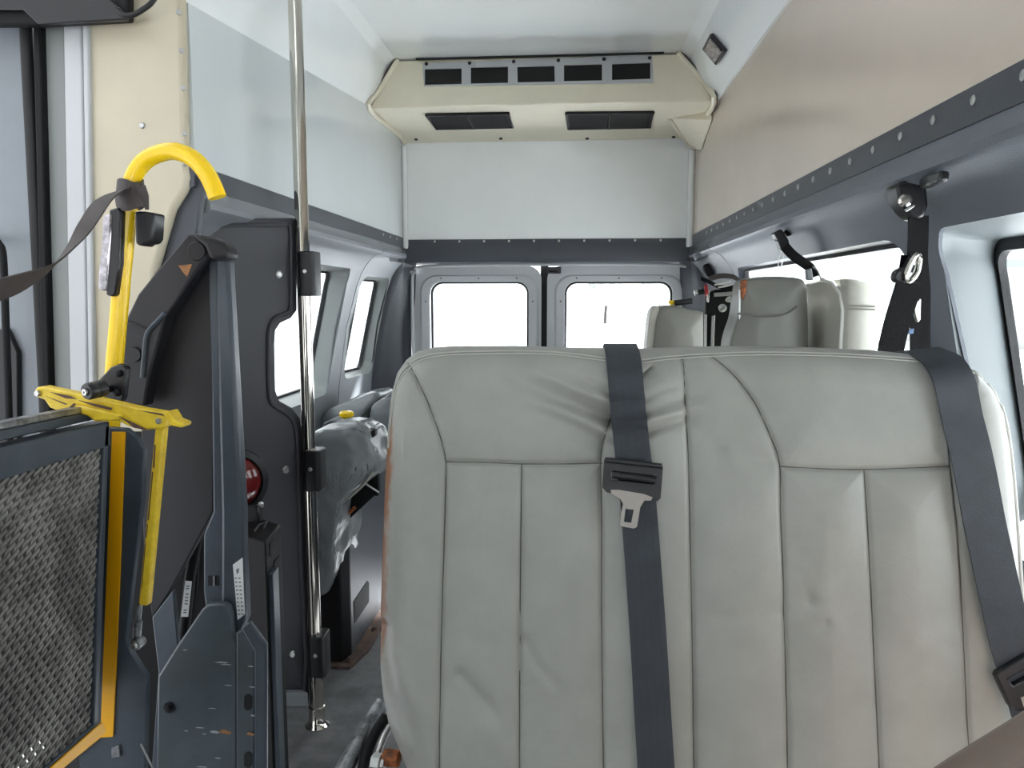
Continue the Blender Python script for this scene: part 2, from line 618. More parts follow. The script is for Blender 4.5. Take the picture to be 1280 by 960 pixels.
# top rail cap strip with screws, left and right
rail_l = struct(MB().loft([[(XL + 0.002, y, 1.50), (XL + 0.006, y, 1.502), (XL + 0.006, y, 1.55), (XL + 0.002, y, 1.553), (XL - 0.004, y, 1.55), (XL - 0.004, y, 1.50)] for y in (YJ + 0.01, 3.86)]).build('trim_7', 'trim'))
rail_r = struct(MB().loft([[(XR - 0.002, y, 1.50), (XR - 0.006, y, 1.502), (XR - 0.006, y, 1.555), (XR - 0.002, y, 1.558), (XR + 0.004, y, 1.555), (XR + 0.004, y, 1.50)] for y in (YF, 3.86)]).build('trim_8', 'trim'))
p0 = Vector((XR - 0.006, 0.95, 1.535))
rv = bolt('rivet', p0, (-1, 0, 0), 0.0075, 0.003, 'steel', rail_r, 12)
copies(rv, [(XR - 0.006, 0.95 + 0.125 * k, 1.535) for k in range(1, 21)], p0)
p0 = Vector((XL + 0.006, 3.45, 1.535))
rv = bolt('rivet', p0, (1, 0, 0), 0.005, 0.003, 'steel', rail_l, 10)
copies(rv, [(XL + 0.006, 3.58, 1.535), (XL + 0.006, 3.71, 1.535)], p0)
# rear header with screws
hdr = struct(MB().loft([[(x, YR - 0.006, 1.545), (x, YR - 0.012, 1.52), (x, YR - 0.03, 1.46), (x, YR - 0.022, 1.43), (x, YR + 0.06, 1.42), (x, YR + 0.06, 1.545)] for x in (XL, -0.5, 0, 0.4, XR)]).build('trim_9', 'trim'))
p0 = Vector((-0.70, YR - 0.008, 1.535))
rv = bolt('rivet', p0, (0, -1, 0), 0.006, 0.003, 'steel', hdr, 10)
copies(rv, [(-0.70 + 0.125 * k, YR - 0.008, 1.535) for k in range(1, 10)], p0)


# corner pillars between side panels and rear doors
def pillar(name, sign, xr, m):
    rg = []
    for z in (1.50, 1.44, 1.38, 1.25, 1.1, 0.95, 0.8, 0.5, 0.0):
        xo = profile_x0(sign, xr, z) - sign * 0.05 if z < 1.39 else xr + sign * (0.0 if z > 1.45 else 0.01)
        xi = xr - sign * 0.055 + sign * 0.05 * (1.5 - z) if z > 1.2 else xr - sign * 0.04 + sign * 0.02
        rg.append([(xo, 3.80, z), (xo - sign * 0.025, 3.815, z), (xi + sign * 0.05, 3.90, z), (xi, 3.955, z), (xi + sign * 0.04, 4.02, z), (xo + sign * 0.03, 4.02, z), (xo + sign * 0.03, 3.80, z)])
    return struct(MB().loft(rg).build(name, m, ang=50))


pillar('trim_10', -1, XL, 'trim')
pillar('trim_11', 1, XR, 'trim')
# body skin behind the lower panels, so that no daylight leaks in between panel and floor
struct(MB().prism([(-1.10, YJ, 0), (-1.12, YJ, 0.0), (-1.12, 4.04, 0), (-1.10, 4.04, 0)], (0, 0, 0.8)).build('wall_left_lower', 'black'))
struct(MB().prism([(0.84, YF, 0), (0.86, YF, 0.0), (0.86, 4.04, 0), (0.84, 4.04, 0)], (0, 0, 0.78)).build('wall_right_lower', 'black'))


# rear doors
def rear_door(name, x0, x1, wx0, wx1, z0=0.02, z1=1.415, wz0=0.72, wz1=1.335):
    Y = 3.96
    o = MB().prism([(x, Y, z) for x, z in rrect(x0, z0, x1, z1, 0.07)], (0, 0.05, 0)).build(name, 'door', bevel=0.006)
    o.modifiers.clear()
    cut(o, MB().prism([(x, Y - 0.1, z) for x, z in rrect(wx0, wz0, wx1, wz1, 0.06)], (0, 0.3, 0)))
    struct(o)
    # raised pressed surround
    a = rrect(wx0 - 0.055, wz0 - 0.055, wx1 + 0.055, wz1 + 0.035, 0.09, 8)
    b = rrect(wx0 - 0.042, wz0 - 0.042, wx1 + 0.042, wz1 + 0.028, 0.085, 8)
    c = rrect(wx0 - 0.004, wz0 - 0.004, wx1 + 0.004, wz1 + 0.004, 0.062, 8)
    rg = [[(x, Y, z) for x, z in a], [(x, Y - 0.014, z) for x, z in b], [(x, Y - 0.006, z) for x, z in c], [(x, Y + 0.03, z) for x, z in c]]
    MB().loft(rg, True, False).build('window_surround', 'door', o)
    g = rrect(wx0 + 0.003, wz0 + 0.003, wx1 - 0.003, wz1 - 0.003, 0.058, 8)
    g2 = rrect(wx0 + 0.010, wz0 + 0.010, wx1 - 0.010, wz1 - 0.010, 0.052, 8)
    c0 = rrect(wx0 - 0.003, wz0 - 0.003, wx1 + 0.003, wz1 + 0.003, 0.06, 8)
    MB().loft([[(x, Y + 0.028, z) for x, z in c0], [(x, Y + 0.028, z) for x, z in g2], [(x, Y + 0.045, z) for x, z in g2], [(x, Y + 0.045, z) for x, z in c0]], True, False).build('gasket', 'rubber', o)
    MB().prism([(x, Y + 0.036, z) for x, z in g], (0, 0.004, 0)).build('pane', 'glass', o)
    q = Vector((wx0 + 0.06, Y - 0.010, wz1 + 0.017))
    s = bolt('screw', q, (0, -1, 0), 0.004, 0.002, 'blackplastic', o, 8)
    copies(s, [(wx0 + 0.06 + (wx1 - wx0 - 0.12) * k / 2, Y - 0.010, wz1 + 0.017) for k in (1, 2)] +
           [(wx0 - 0.022, Y - 0.010, wz1 - 0.1), (wx1 + 0.022, Y - 0.010, wz1 - 0.1)], q)
    return o


d1 = rear_door('door_1', -0.835, -0.165, -0.74, -0.23)
d2 = rear_door('door_2', -0.135, 0.60, -0.045, 0.50)
struct(MB().box((-0.17, 3.985, 0.0), (-0.13, 4.03, 1.42)).build('trim_12', 'rubber'))
# moulded silver lip around the rear opening
lip = [(-0.80, 3.93, 0.0), (-0.812, 3.93, 0.6), (-0.826, 3.93, 1.0), (-0.826, 3.93, 1.33), (-0.81, 3.93, 1.385), (-0.76, 3.93, 1.412), (-0.3, 3.93, 1.42), (0.2, 3.93, 1.42), (0.53, 3.93, 1.412), (0.58, 3.93, 1.385), (0.597, 3.93, 1.33), (0.60, 3.93, 1.0), (0.60, 3.93, 0.0)]
struct(MB().tube(smooth_path(lip, 5), 0.008, 8).build('trim_13', 'door'))
lt = thing('door_latch', 'black latch striker at the top between the two rear doors', 'latch', (-0.10, 3.95, 1.385))
MB().box((-0.135, 3.925, 1.375), (-0.065, 3.96, 1.408)).build('housing', 'blackplastic', lt, bevel=0.004)
MB().tube([(-0.12, 3.925, 1.382), (-0.12, 3.905, 1.384), (-0.08, 3.905, 1.384), (-0.08, 3.925, 1.382)], 0.004, 8).build('striker', 'black', lt)

# side doorway jamb (faces the camera) with cream moulding, white jamb, seal and the open door
cr = [(105, -60), (226, -60), (229, 60), (231, 150), (233, 205), (236, 222), (231, 238), (216, 262), (206, 296), (193, 340), (190, 420), (192, 560), (115, 560), (112, 300)]
jamb = struct(MB().prism(ats(cr, Y=YJ), (0, 0.03, 0)).build('trim_14', 'cream', bevel=0.012, seg=3))
q = at(178, 157, Y=YJ)
bolt('screw', q, (0, -1, 0), 0.007, 0.004, 'steel', jamb, 10)
q = at(223, 15, Y=YJ - 0.002)
s = bolt('screw', q, (0.5, -1, 0), 0.006, 0.004, 'steel', jamb, 10)
copies(s, [at(x, y, Y=YJ - 0.002) for x, y in ((227, 63), (229, 110), (231, 167), (231, 204))], q)
wj = MB().prism(ats([(77, -60), (100, -60), (112, 640), (90, 640)], Y=YJ + 0.004), (0, 0.06, 0))
wj.prism(ats([(101, -60), (108, -60), (120, 640), (113, 640)], Y=YJ - 0.012), (0, 0.07, 0))
struct(wj.build('trim_15', 'door', bevel=0.004))
struct(MB().prism(ats([(46, -60), (79, -60), (92, 640), (62, 640)], Y=YJ + 0.02), (0, 0.06, 0)).build('trim_16', 'reveal', bevel=0.004))
struct(MB().prism(ats([(38, -60), (47, -60), (66, 640), (56, 640)], Y=YJ + 0.0), (0, 0.04, 0)).build('trim_17', 'black', bevel=0.004))
struct(MB().tube([at(28, -60, Y=YJ + 0.02), at(34, 60, Y=YJ + 0.02), at(44, 250, Y=YJ + 0.02), at(56, 480, Y=YJ + 0.02), at(62, 640, Y=YJ + 0.02)], 0.014, 12).build('trim_18', 'rubber'))
dr = struct(MB().prism(ats([(-260, -120), (36, -120), (46, 250), (64, 700), (-260, 700)], Y=YJ + 0.05), (0, 0.03, 0)).build('door_3', 'door_grey', bevel=0.005))
gp = MB().prism(ats([(-200, 440), (8, 410), (22, 440), (24, 640), (-200, 640)], Y=YJ + 0.035), (0, 0.015, 0)).build('lower_pad', 'blackplastic', dr, bevel=0.004)
# dark end flange of the side trim beside the cream moulding
struct(MB().prism(ats([(234, 216), (258, 224), (252, 258), (248, 290), (240, 330), (238, 700), (150, 700), (186, 345), (200, 300), (212, 262), (230, 240)], Y=YJ + 0.025), (0, 0.02, 0)).build('trim_19', 'trim', bevel=0.008, seg=3))

# grab handle on the open door, at the far left edge
gh = thing('door_grab_handle', 'thin dark upright grab handle on the open side door at the far left', 'handle', at(5, 540, Y=YJ - 0.01))
MB().tube(smooth_path([at(-14, 300, Y=YJ + 0.04), at(-10, 298, Y=YJ - 0.02), at(-2, 304, Y=YJ - 0.03), at(4, 322, Y=YJ - 0.03), at(7, 400, Y=YJ - 0.03), at(10, 480, Y=YJ - 0.03), at(12, 560, Y=YJ - 0.03), at(11, 575, Y=YJ + 0.04)], 5), 0.008, 10).build('bar', 'black', gh)

# door operator box above the doorway
ob = thing('door_operator_box', 'black metal door operator box over the side doorway', 'box', at(80, 20, Y=1.6))
b0 = ats([(-60, -20), (20, -20), (47, 31), (160, 24), (160, -20), (150, -90), (-60, -90)], Y=1.62)
MB().prism(ats([(-90, -80), (159, -80), (159, 24), (47, 30), (-90, 30)], Y=1.65), (0, 0.03, 0)).build('housing', 'black', ob, bevel=0.006)
MB().prism(ats([(-120, 12), (28, 12), (47, 30), (159, 24), (150, 10), (130, -8), (-120, -8)], Y=1.635), (0, 0.014, 0)).build('cover_lip', 'blackplastic', ob, bevel=0.003)
MB().tube(smooth_path([at(146, 12, Y=1.64), at(152, 18, Y=1.625), at(165, 19, Y=1.625), at(180, 11, Y=1.625), at(192, 0, Y=1.63), at(205, -25, Y=1.64)], 6), 0.0055, 10).build('cable', 'rubber', ob)

# ------------------------------------------------------------------ wheelchair lift in the side doorway
lf = thing('wheelchair_lift', 'stowed wheelchair lift with mesh platform, blue grey arms and yellow handrail in side doorway', 'wheelchair lift', (-0.74, 1.25, 0.0))
# folded platform: frame, expanded mesh, backing, amber edge tape
XP = -0.74
tr_, br_, bl_ = at(140, 531, X=XP), at(126, 908, X=XP), at(60, 968, X=XP)
zt = tr_.z
Y0 = 0.62
zlow = br_.z + (bl_.z - br_.z) * (br_.y - Y0) / (br_.y - bl_.y)
fr = MB()
fr.prism([(XP - 0.004, Y0, zt + 0.012), (XP - 0.004, tr_.y, zt + 0.006), (XP - 0.004, tr_.y, zt - 0.034), (XP - 0.004, Y0, zt - 0.034)], (-0.03, 0, 0))
fr.prism([(XP - 0.012, Y0, zt + 0.02), (XP - 0.012, tr_.y - 0.02, zt + 0.012), (XP - 0.05, tr_.y - 0.02, zt + 0.012), (XP - 0.05, Y0, zt + 0.02)], (0, 0, 0.014))
fr.prism([(XP - 0.004, tr_.y, zt), (XP - 0.004, tr_.y - 0.012, zt), (XP - 0.004, br_.y - 0.012, br_.z), (XP - 0.004, br_.y, br_.z)], (-0.035, 0, 0))
fr.prism([(XP - 0.004, br_.y, br_.z), (XP - 0.004, Y0, zlow), (XP - 0.004, Y0, zlow + 0.008), (XP - 0.004, br_.y - 0.012, br_.z + 0.008)], (-0.035, 0, 0))
fr.prism([(XP - 0.004, Y0 - 0.03, zt), (XP - 0.004, Y0 + 0.004, zt), (XP - 0.004, Y0 + 0.004, zlow), (XP - 0.004, Y0 - 0.03, zlow)], (-0.035, 0, 0))
fr.build('platform_frame', 'lift', lf, bevel=0.002)
rail = MB()
rail.prism([(XP - 0.014, Y0, zt + 0.035), (XP - 0.014, tr_.y - 0.05, zt + 0.026), (XP - 0.034, tr_.y - 0.05, zt + 0.026), (XP - 0.034, Y0, zt + 0.035)], (0, 0, 0.010))
rail.build('platform_edge_strip', 'dullsteel', lf, bevel=0.002)
bk = MB().prism([(XP - 0.075, Y0, zt - 0.02), (XP - 0.075, tr_.y + 0.07, zt - 0.02), (XP - 0.075, br_.y + 0.08, br_.z), (XP - 0.075, Y0, zlow)], (-0.02, 0, 0))
bk.build('platform_backing', 'meshback', lf)
cb = MB()
for yy in (0.80, 0.93, 1.06):
    cb.box((XP - 0.07, yy, 0.42), (XP - 0.03, yy + 0.022, zt - 0.03))
cb.build('platform_crossbar', 'liftdark', lf)
# expanded metal: zigzag strands meeting their neighbours
ms = MB()
pz, py_ = 0.0115, 0.0165
nrow = int((zt - 0.034 - max(zlow, 0.30)) / pz)
for i in range(nrow):
    z0 = zt - 0.040 - i * pz
    ph = i % 2
    # right-hand limit follows the frame edge
    if z0 > br_.z:
        ymax = br_.y + (tr_.y - br_.y) * (z0 - br_.z) / (zt - br_.z) - 0.012
    else:
        ymax = br_.y - (br_.z - z0) / (br_.z - zlow) * (br_.y - Y0) - 0.012
    n = int((ymax - Y0) / (py_ / 2))
    if n < 3:
        continue
    top, bot = [], []
    pts = []
    for k in range(n + 1):
        y = ymax - k * py_ / 2
        dz = pz * 0.5 * (1 if (k + ph) % 2 else -1)
        pts.append((y + 0.005 * (1 if (k + ph) % 2 else -1), z0 + dz))
    rg = []
    for k, (y, z) in enumerate(pts):
        w = 0.0027
        sx = 0.0014 * (1 if (k + ph) % 2 else -1)
        rg.append([(XP - 0.010 + sx, y, z - w), (XP - 0.010 + sx, y, z + w), (XP - 0.013 + sx, y, z + w), (XP - 0.013 + sx, y, z - w)])
    ms.loft(rg)
ms.build('platform_mesh', 'mesh', lf, smooth=False)
# side plate beside the mesh with the amber tape
plate('side_plate', [(120, 533), (158, 536), (172, 548), (180, 562), (178, 625), (165, 735), (158, 800), (163, 815), (183, 846), (181, 985), (36, 985), (100, 925), (112, 905)], 1.205, 0.012, 'lift', lf)
plate('edge_tape', [(140, 540), (156, 540), (149, 730), (141, 921), (126, 922), (104, 940), (60, 975), (60, 966), (100, 932), (126, 905)], 1.201, 0.003, 'tape', lf, bevel=0)
MB().prism(ats([(128, 903), (133, 915), (62, 975), (40, 992), (40, 982), (62, 962)], X=XP + 0.001), (-0.003, 0, 0)).build('edge_tape', 'tape', lf)
plate('stop_bracket', [(139, 936), (148, 932), (150, 946), (139, 948)], 1.200, 0.006, 'dullsteel', lf, bevel=0.001)
# yellow handrail with hooked top
hr = smooth_path([at(138, 560, Y=1.25), at(142, 470, Y=1.25), at(148, 400, Y=1.25), at(154, 330, Y=1.25), at(160, 270, Y=1.25), at(164, 232, Y=1.25), at(172, 212, Y=1.25), at(184, 199, Y=1.25), at(200, 191.5, Y=1.245),
                  at(216, 189, Y=1.24), at(232, 193, Y=1.235), at(247, 203, Y=1.23), at(259, 218, Y=1.225), at(267, 234, Y=1.22), at(272, 247, Y=1.22)], 5)
MB().tube(hr, 0.0142, 18).build('handrail', 'yellow', lf)
# swing arm: dark cover panel, upper bar, knuckle cap
plate('cover_panel', [(262, 304), (270, 330), (266, 640), (210, 743), (190, 772), (180, 700), (176, 560), (178, 470), (205, 392)], 1.42, 0.02, 'liftdark', lf)
plate('swing_arm', [(235, 292), (250, 297), (262, 306), (256, 322), (217, 383), (207, 396), (193, 445), (186, 472), (180, 508), (150, 506), (143, 470), (149, 440), (152, 410), (172, 368), (196, 338)], 1.37, 0.035, 'liftdark', lf, bevel=0.004)
MB().tube(smooth_path(ats([(206, 391), (200, 398), (186, 413), (182, 425), (180, 445), (178, 472)], Y=1.368), 3), 0.0045, 8).build('arm_rib', 'lift', lf)
MB().tube(ats([(153, 400), (170, 406), (184, 413)], Y=1.369), 0.003, 6).build('arm_rib', 'liftdark', lf)
plate('knuckle_cap', [(236, 291), (262, 296), (278, 303), (284, 312), (285, 323), (262, 325), (255, 308)], 1.355, 0.05, 'liftdark', lf, bevel=0.008, seg=3)
q = at(246, 314, Y=1.365)
MB().lathe(q, (0, -1, 0), [(0, 0), (0.018, 0), (0.016, 0.003), (0, 0.003)], 20).build('pivot_cap', 'liftdark', lf)
MB().lathe(at(169, 443, Y=1.37), (0, -1, 0), [(0, 0), (0.014, 0), (0.013, 0.006), (0, 0.006)], 20).build('pivot_cap', 'liftdark', lf)
plate('scuff', [(223, 332), (240, 330), (234, 346), (230, 342)], 1.3695, 0.001, 'rustmark', lf, bevel=0)
# tower post: front web and bright side flange
plate('tower_web', [(260, 324), (276, 326), (286, 640), (286, 770), (262, 800), (254, 740), (254, 668), (266, 640), (264, 470)], 1.40, 0.03, 'lift', lf, bevel=0.004)
tw = MB().prism(ats([(268, 322), (285, 323), (303, 640), (304, 700), (307, 775), (296, 800), (276, 800), (276, 640)], Y=1.385), (0.0, 0.03, 0))
tw.build('tower_flange', 'lift', lf, bevel=0.007, seg=3)
plate('tower_slot', [(260, 720), (273, 720), (273, 732), (260, 732)], 1.3985, 0.002, 'blackvoid', lf, bevel=0)
plate('tower_slot', [(266, 720), (268.5, 720), (268.5, 732), (266, 732)], 1.3965, 0.003, 'dullsteel', lf, bevel=0)
lb = plate('warning_label', [(291, 706), (303, 697), (304.5, 740), (306, 768), (297, 775)], 1.3835, 0.0012, 'label', lf, bevel=0)
lb['label'] = 'white warning label on the tower post'
pr = MB()
random.seed(4)
for k in range(10):
    y = 722 + k * 5
    for x in (293.5 + (k * 0.45), 298 + k * 0.45):
        pr.prism(ats([(x, y), (x + 2.5 + random.random(), y), (x + 2.5, y + 1.6), (x, y + 1.6)], Y=1.3833), (0, 0.0005, 0))
pr.prism(ats([(295, 712), (299, 710), (298, 716), (296, 718)], Y=1.3833), (0, 0.0005, 0))
pr.build('print', 'print', lb)
plate('gap_shade_plate', [(150, 540), (232, 540), (232, 700), (214, 980), (150, 980)], 1.50, 0.008, 'black', lf, bevel=0)  # black sheet added to stand in for the darkness of the gap
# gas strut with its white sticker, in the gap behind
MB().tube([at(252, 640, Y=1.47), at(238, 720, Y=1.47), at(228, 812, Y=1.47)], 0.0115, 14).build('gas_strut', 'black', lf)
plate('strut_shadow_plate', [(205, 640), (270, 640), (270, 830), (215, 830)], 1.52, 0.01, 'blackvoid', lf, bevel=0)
stk = plate('strut_label', [(231.5, 726), (239.5, 727), (235, 771), (226, 771)], 1.456, 0.001, 'label', lf, bevel=0)
pr = MB()
for (y, x) in ((732, 234.5), (735, 234), (742, 233.5), (746, 233), (750, 232.6), (754, 232.2), (762, 231), (765, 230.6)):
    pr.prism(ats([(x - 1.4, y), (x + 2.4, y), (x + 2.2, y + 1.6), (x - 1.6, y + 1.6)], Y=1.4555), (0, 0.0004, 0))
pr.build('print', 'print', stk)
MB().tube([at(245, 740, Y=1.48), at(249, 690, Y=1.48), at(250, 660, Y=1.48)], 0.003, 8).build('hose', 'rubber', lf)
# lower mast plates
plate('lower_strap', [(190, 772), (216, 738), (219, 770), (223, 812), (212, 850), (196, 980), (188, 980), (198, 840)], 1.395, 0.012, 'lift', lf)
plate('mast_plate', [(195, 980), (197, 846), (222, 806), (252, 762), (259, 756), (278, 755), (285, 759), (288, 770), (290, 795), (296, 803), (296, 980)], 1.36, 0.02, 'liftworn', lf, bevel=0.004)
plate('mast_channel', [(295, 791), (303, 788), (318, 812), (318, 980), (295, 980)], 1.352, 0.03, 'liftworn', lf, bevel=0.003)
plate('mast_flange', [(300, 785), (311, 777), (333, 806), (333, 980), (317, 980), (317, 815)], 1.349, 0.012, 'lift', lf, bevel=0.004)
for (x, y) in ((310, 878), (310, 950)):
    MB().prism(ats([(x - 5 + 5 * (1 + math.cos(t)) if False else x + 5 * math.cos(t), y + (5 if math.sin(t) > 0 else -5) + 5 * math.sin(t)) for t in [2 * math.pi * k / 20 for k in range(20)]], Y=1.3505), (0, 0.003, 0)).build('slot', 'blackvoid', lf)
q = at(212, 884, Y=1.36)
MB().lathe(q, (0, -1, 0), [(0, 0), (0.011, 0), (0.011, 0.003), (0.006, 0.003), (0.006, 0.009), (0, 0.010)], 16).build('bolt', 'blackplastic', lf)
for Y_, m_, L in ((1.3592, 'scrape', [(268, 827, 17, 2.2), (275, 830, 14, 1.5), (280, 856, 10, 1.6), (244, 909, 11, 1.5), (262, 913, 12, 4), (230, 913, 5, 1.5), (252, 917, 6, 1.2), (268, 947, 8, 1.5), (245, 958, 14, 1.5), (260, 885, 10, 1), (228, 812, 6, 1.2)]),
                  (1.3592, 'rustmark', [(272, 912, 17, 6)]), (1.3507, 'rustmark', [(307, 915, 11, 5)]), (1.3507, 'scrape', [(309, 832, 8, 2), (311, 858, 8, 1.8), (313, 893, 6, 3)])):
    for (x, y, w, h) in L:
        mk = MB().prism(ats([(x, y + h * 0.4), (x + w * 0.4, y), (x + w, y + h * 0.5), (x + w * 0.9, y + h), (x + w * 0.3, y + h * 0.8)], Y=Y_), (0, 0.0006, 0))
        mk.build('paint_scrape', m_, lf)
# yellow latch lever across the top of the platform
lv = plate('latch_lever', [(42, 488), (46, 484), (52, 483), (95, 492), (120, 498), (176, 511), (206, 516), (207, 534), (203, 536), (178, 538), (160, 533), (146, 526), (118, 527), (112, 520), (86, 514), (80, 517), (62, 510), (55, 500), (44, 496)], 1.125, 0.022, 'yellowworn', lf, bevel=0.003)
MB().prism(ats([(88, 505), (120, 511), (152, 519), (147, 526), (118, 527), (108, 520), (84, 514)], Y=1.117), (0, 0.012, 0)).build('lever_fold', 'yellowworn', lv, bevel=0.004, seg=3)
MB().prism(ats([(203, 516), (210, 514), (217, 526), (228, 530), (227, 535), (212, 532)], Y=1.105), (0, 0.03, 0)).build('hook', 'yellowworn', lv, bevel=0.002)
ck = MB()
for pts in ([(62, 490), (88, 495), (96, 499), (82, 498)], [(97, 500), (140, 510), (139, 513), (118, 508)], [(56, 495), (84, 505), (82, 506)], [(148, 520), (172, 531), (186, 538), (168, 535)], [(175, 513), (202, 517), (205, 520), (186, 516)], [(84, 511), (92, 504), (95, 505), (88, 512)]):
    ck.prism(ats(pts, Y=1.1165), (0, 0.001, 0))
ck.build('chipped_paint', 'chip', lv)
bolt('pin', at(48, 491.5, Y=1.125), (0, -1, 0), 0.005, 0.005, 'steel', lv)
bolt('pin', at(199, 526, Y=1.125), (0, -1, 0), 0.005, 0.005, 'steel', lv)
# roller and its slotted bracket
rb = plate('roller_bracket', [(116, 482), (138, 459), (148, 455), (157, 458), (159, 462), (154, 500), (150, 503), (143, 500), (122, 498)], 1.225, 0.014, 'blackplastic', lf, bevel=0.003)
for (x, y) in ((149.5, 467), (147, 491)):
    MB().lathe(at(x, y, Y=1.225), (0, -1, 0), [(0, 0), (0.006, 0), (0.006, 0.004), (0.003, 0.006), (0, 0.006)], 12).build('slot_bolt', 'black', rb)
ro = MB().lathe(at(107, 490, Y=1.09), (0.35, 1, 0.1), [(0, 0), (0.006, 0), (0.0065, 0.001), (0.0115, 0.001), (0.013, 0.004), (0.013, 0.014), (0.012, 0.016), (0.013, 0.018), (0.013, 0.03), (0, 0.032)], 24).build('roller', 'blackplastic', lf)
MB().lathe(at(107, 490, Y=1.09), (-0.35, -1, -0.1), [(0, -0.001), (0.0055, -0.001), (0.005, 0.003), (0.002, 0.003), (0.002, 0.001), (0, 0.001)], 12).build('bolt_head', 'steel', ro)
MB().tube([at(109, 489, Y=1.12), at(138, 486, Y=1.23)], 0.006, 10).build('axle', 'black', ro)
# yellow tie rod with its threaded end
rd = MB().prism(ats([(193.5, 534), (205, 535), (184, 758), (172.5, 757)], Y=1.135), (0, 0.016, 0)).build('tie_rod', 'yellowworn', lf, bevel=0.003)
ck = MB()
for pts in ([(190, 590), (191.5, 590), (186, 650), (184.5, 650)], [(181, 680), (182, 680), (178, 730), (176.5, 740)], [(193, 556), (194.5, 556), (193, 585), (191, 585)], [(184, 655), (185, 655), (183, 672), (182, 672)]):
    ck.prism(ats(pts, Y=1.1345), (0, 0.0008, 0))
ck.build('chipped_paint', 'chip', rd)
re_ = MB().tube([at(175, 755, Y=1.143), at(173.5, 775, Y=1.143)], 0.0042, 10).tube([at(173, 775, Y=1.143), at(170.5, 806, Y=1.143)], 0.0065, 10)
re_.lathe(at(168.5, 807, Y=1.130), (0, 1, 0), [(0, 0), (0.0085, 0), (0.0095, 0.004), (0.0095, 0.018), (0, 0.02)], 18)
re_.build('rod_end', 'dullsteel', rd)
bolt('rod_end_bolt', at(168.5, 807, Y=1.130), (0, -1, 0), 0.005, 0.005, 'steel', rd)
MB().tube([at(176, 930, Y=1.19), at(192, 962, Y=1.19), at(200, 985, Y=1.19)], 0.0018, 6).build('wire', 'steel', lf)

# lamp clipped to the handrail
wl = thing('lift_lamp', 'small clear lensed lamp in black housing clipped to the yellow handrail', 'lamp', at(143, 372, Y=1.24))
plate('housing', [(136, 262), (147, 259), (152, 264), (149, 330), (144, 368), (141, 371), (132, 369), (133, 345)], 1.225, 0.03, 'blackplastic', wl, bevel=0.003)
plate('lens', [(130, 268), (139, 268), (138, 300), (133, 362), (130, 364), (124, 362), (122, 356), (127, 300), (128, 275)], 1.222, 0.034, 'clearlens', wl, bevel=0.004, seg=3)
plate('bracket', [(168, 264), (180, 264), (193, 266), (191, 298), (187, 304), (181, 304), (177, 308), (169, 305)], 1.225, 0.035, 'blackplastic', wl, bevel=0.005, seg=3)

# strap tied round the handrail, pulled off to the left
stp = thing('tie_strap', 'brown black webbing strap knotted round the yellow handrail', 'strap', at(165, 258, Y=1.24))
pp = smooth_path([at(-40, 372, Y=0.92), at(0, 362, Y=0.98), at(35, 350, Y=1.03), at(66, 333, Y=1.08), at(92, 305, Y=1.12), at(112, 275, Y=1.15), at(128, 252, Y=1.18), at(146, 240, Y=1.21), at(158, 238, Y=1.232)], 5)
wd = []
n = len(pp)
for i in range(n):
    t = i / (n - 1)
    wd.append(0.034 - 0.016 * math.exp(-((t - 0.42) / 0.14) ** 2))
dv = [Vector((0.35, 0.5 * math.sin(i / (n - 1) * 2.4), 1)).lerp(Vector((1, 0.2, 0.35)), 0.5 * (1 - math.cos(min(1, i / (n - 1) * 1.2) * math.pi))) for i in range(n)]
MB().ribbon(pp, wd, dv, 0.0025).build('tail', 'strap', stp)
MB().loft([[at(163 + (20 + b) * math.cos(t) * 0.95, 226 + j * 8.6 + 3.5 * math.sin(t * 2 + j), Y=1.247 - (0.026) * math.sin(t)) for t in [2 * math.pi * k / 20 for k in range(20)]] for j, b in enumerate((-2, -1, 1, 0, -1))]).build('knot', 'strap', stp)
MB().ribbon([at(176, 234, Y=1.222), at(181, 246, Y=1.22), at(184, 262, Y=1.225)], [0.016, 0.013, 0.005], Vector((1, 0, 0)), 0.003).build('loose_end', 'strap', stp)

# ------------------------------------------------------------------ partition panel, grab pole, red lamp
PA, PB = Vector((-0.735, 2.135, 0)), Vector((-0.935, 1.86, 0))
PN = (PB - PA).cross(Vector((0, 0, 1))).normalized()
if PN.y > 0:
    PN = -PN
PL = (PA, PN)
pt = thing('partition_panel', 'dark plastic partition panel with notched edge beside the steel pole', 'panel', at(330, 880, plane=PL))
ol = [(247, 292), (262, 274), (368, 272), (371, 276), (372, 330), (372, 388), (364, 398), (351, 404), (345, 413), (344, 430), (345, 488), (350, 501), (366, 510), (376, 522), (380, 545), (384, 700), (388, 878), (384, 885), (240, 885), (240, 300)]
MB().prism(ats(ol, plane=PL), -PN * 0.02).build('panel', 'panel', pt, bevel=0.006, seg=3)
bd = [(252, 420), (255, 295), (265, 283), (350, 281), (361, 283), (363, 300), (363, 380), (356, 392), (343, 398), (336, 412), (335, 440), (336, 490), (341, 506), (358, 517), (367, 529), (371, 560), (375, 700), (378, 868), (300, 868)]
MB().tube(smooth_path([p + PN * 0.001 for p in ats(bd, plane=PL)], 3), 0.0065, 8).build('raised_bead', 'panel', pt)
for (x, y) in ((349, 343), (357, 587), (365, 818)):
    q = at(x, y, plane=PL)
    MB().lathe(q, PN, [(0, 0), (0.0115, 0), (0.011, 0.003), (0.008, 0.005), (0.006, 0.003), (0, 0.003)], 18).build('fastener', 'steel', pt)
MB().prism(ats([(330, 866), (385, 866), (386, 884), (330, 884)], plane=(PA + PN * 0.03, PN)), PN * -0.03).build('foot_flange', 'trimgrey', pt, bevel=0.003)

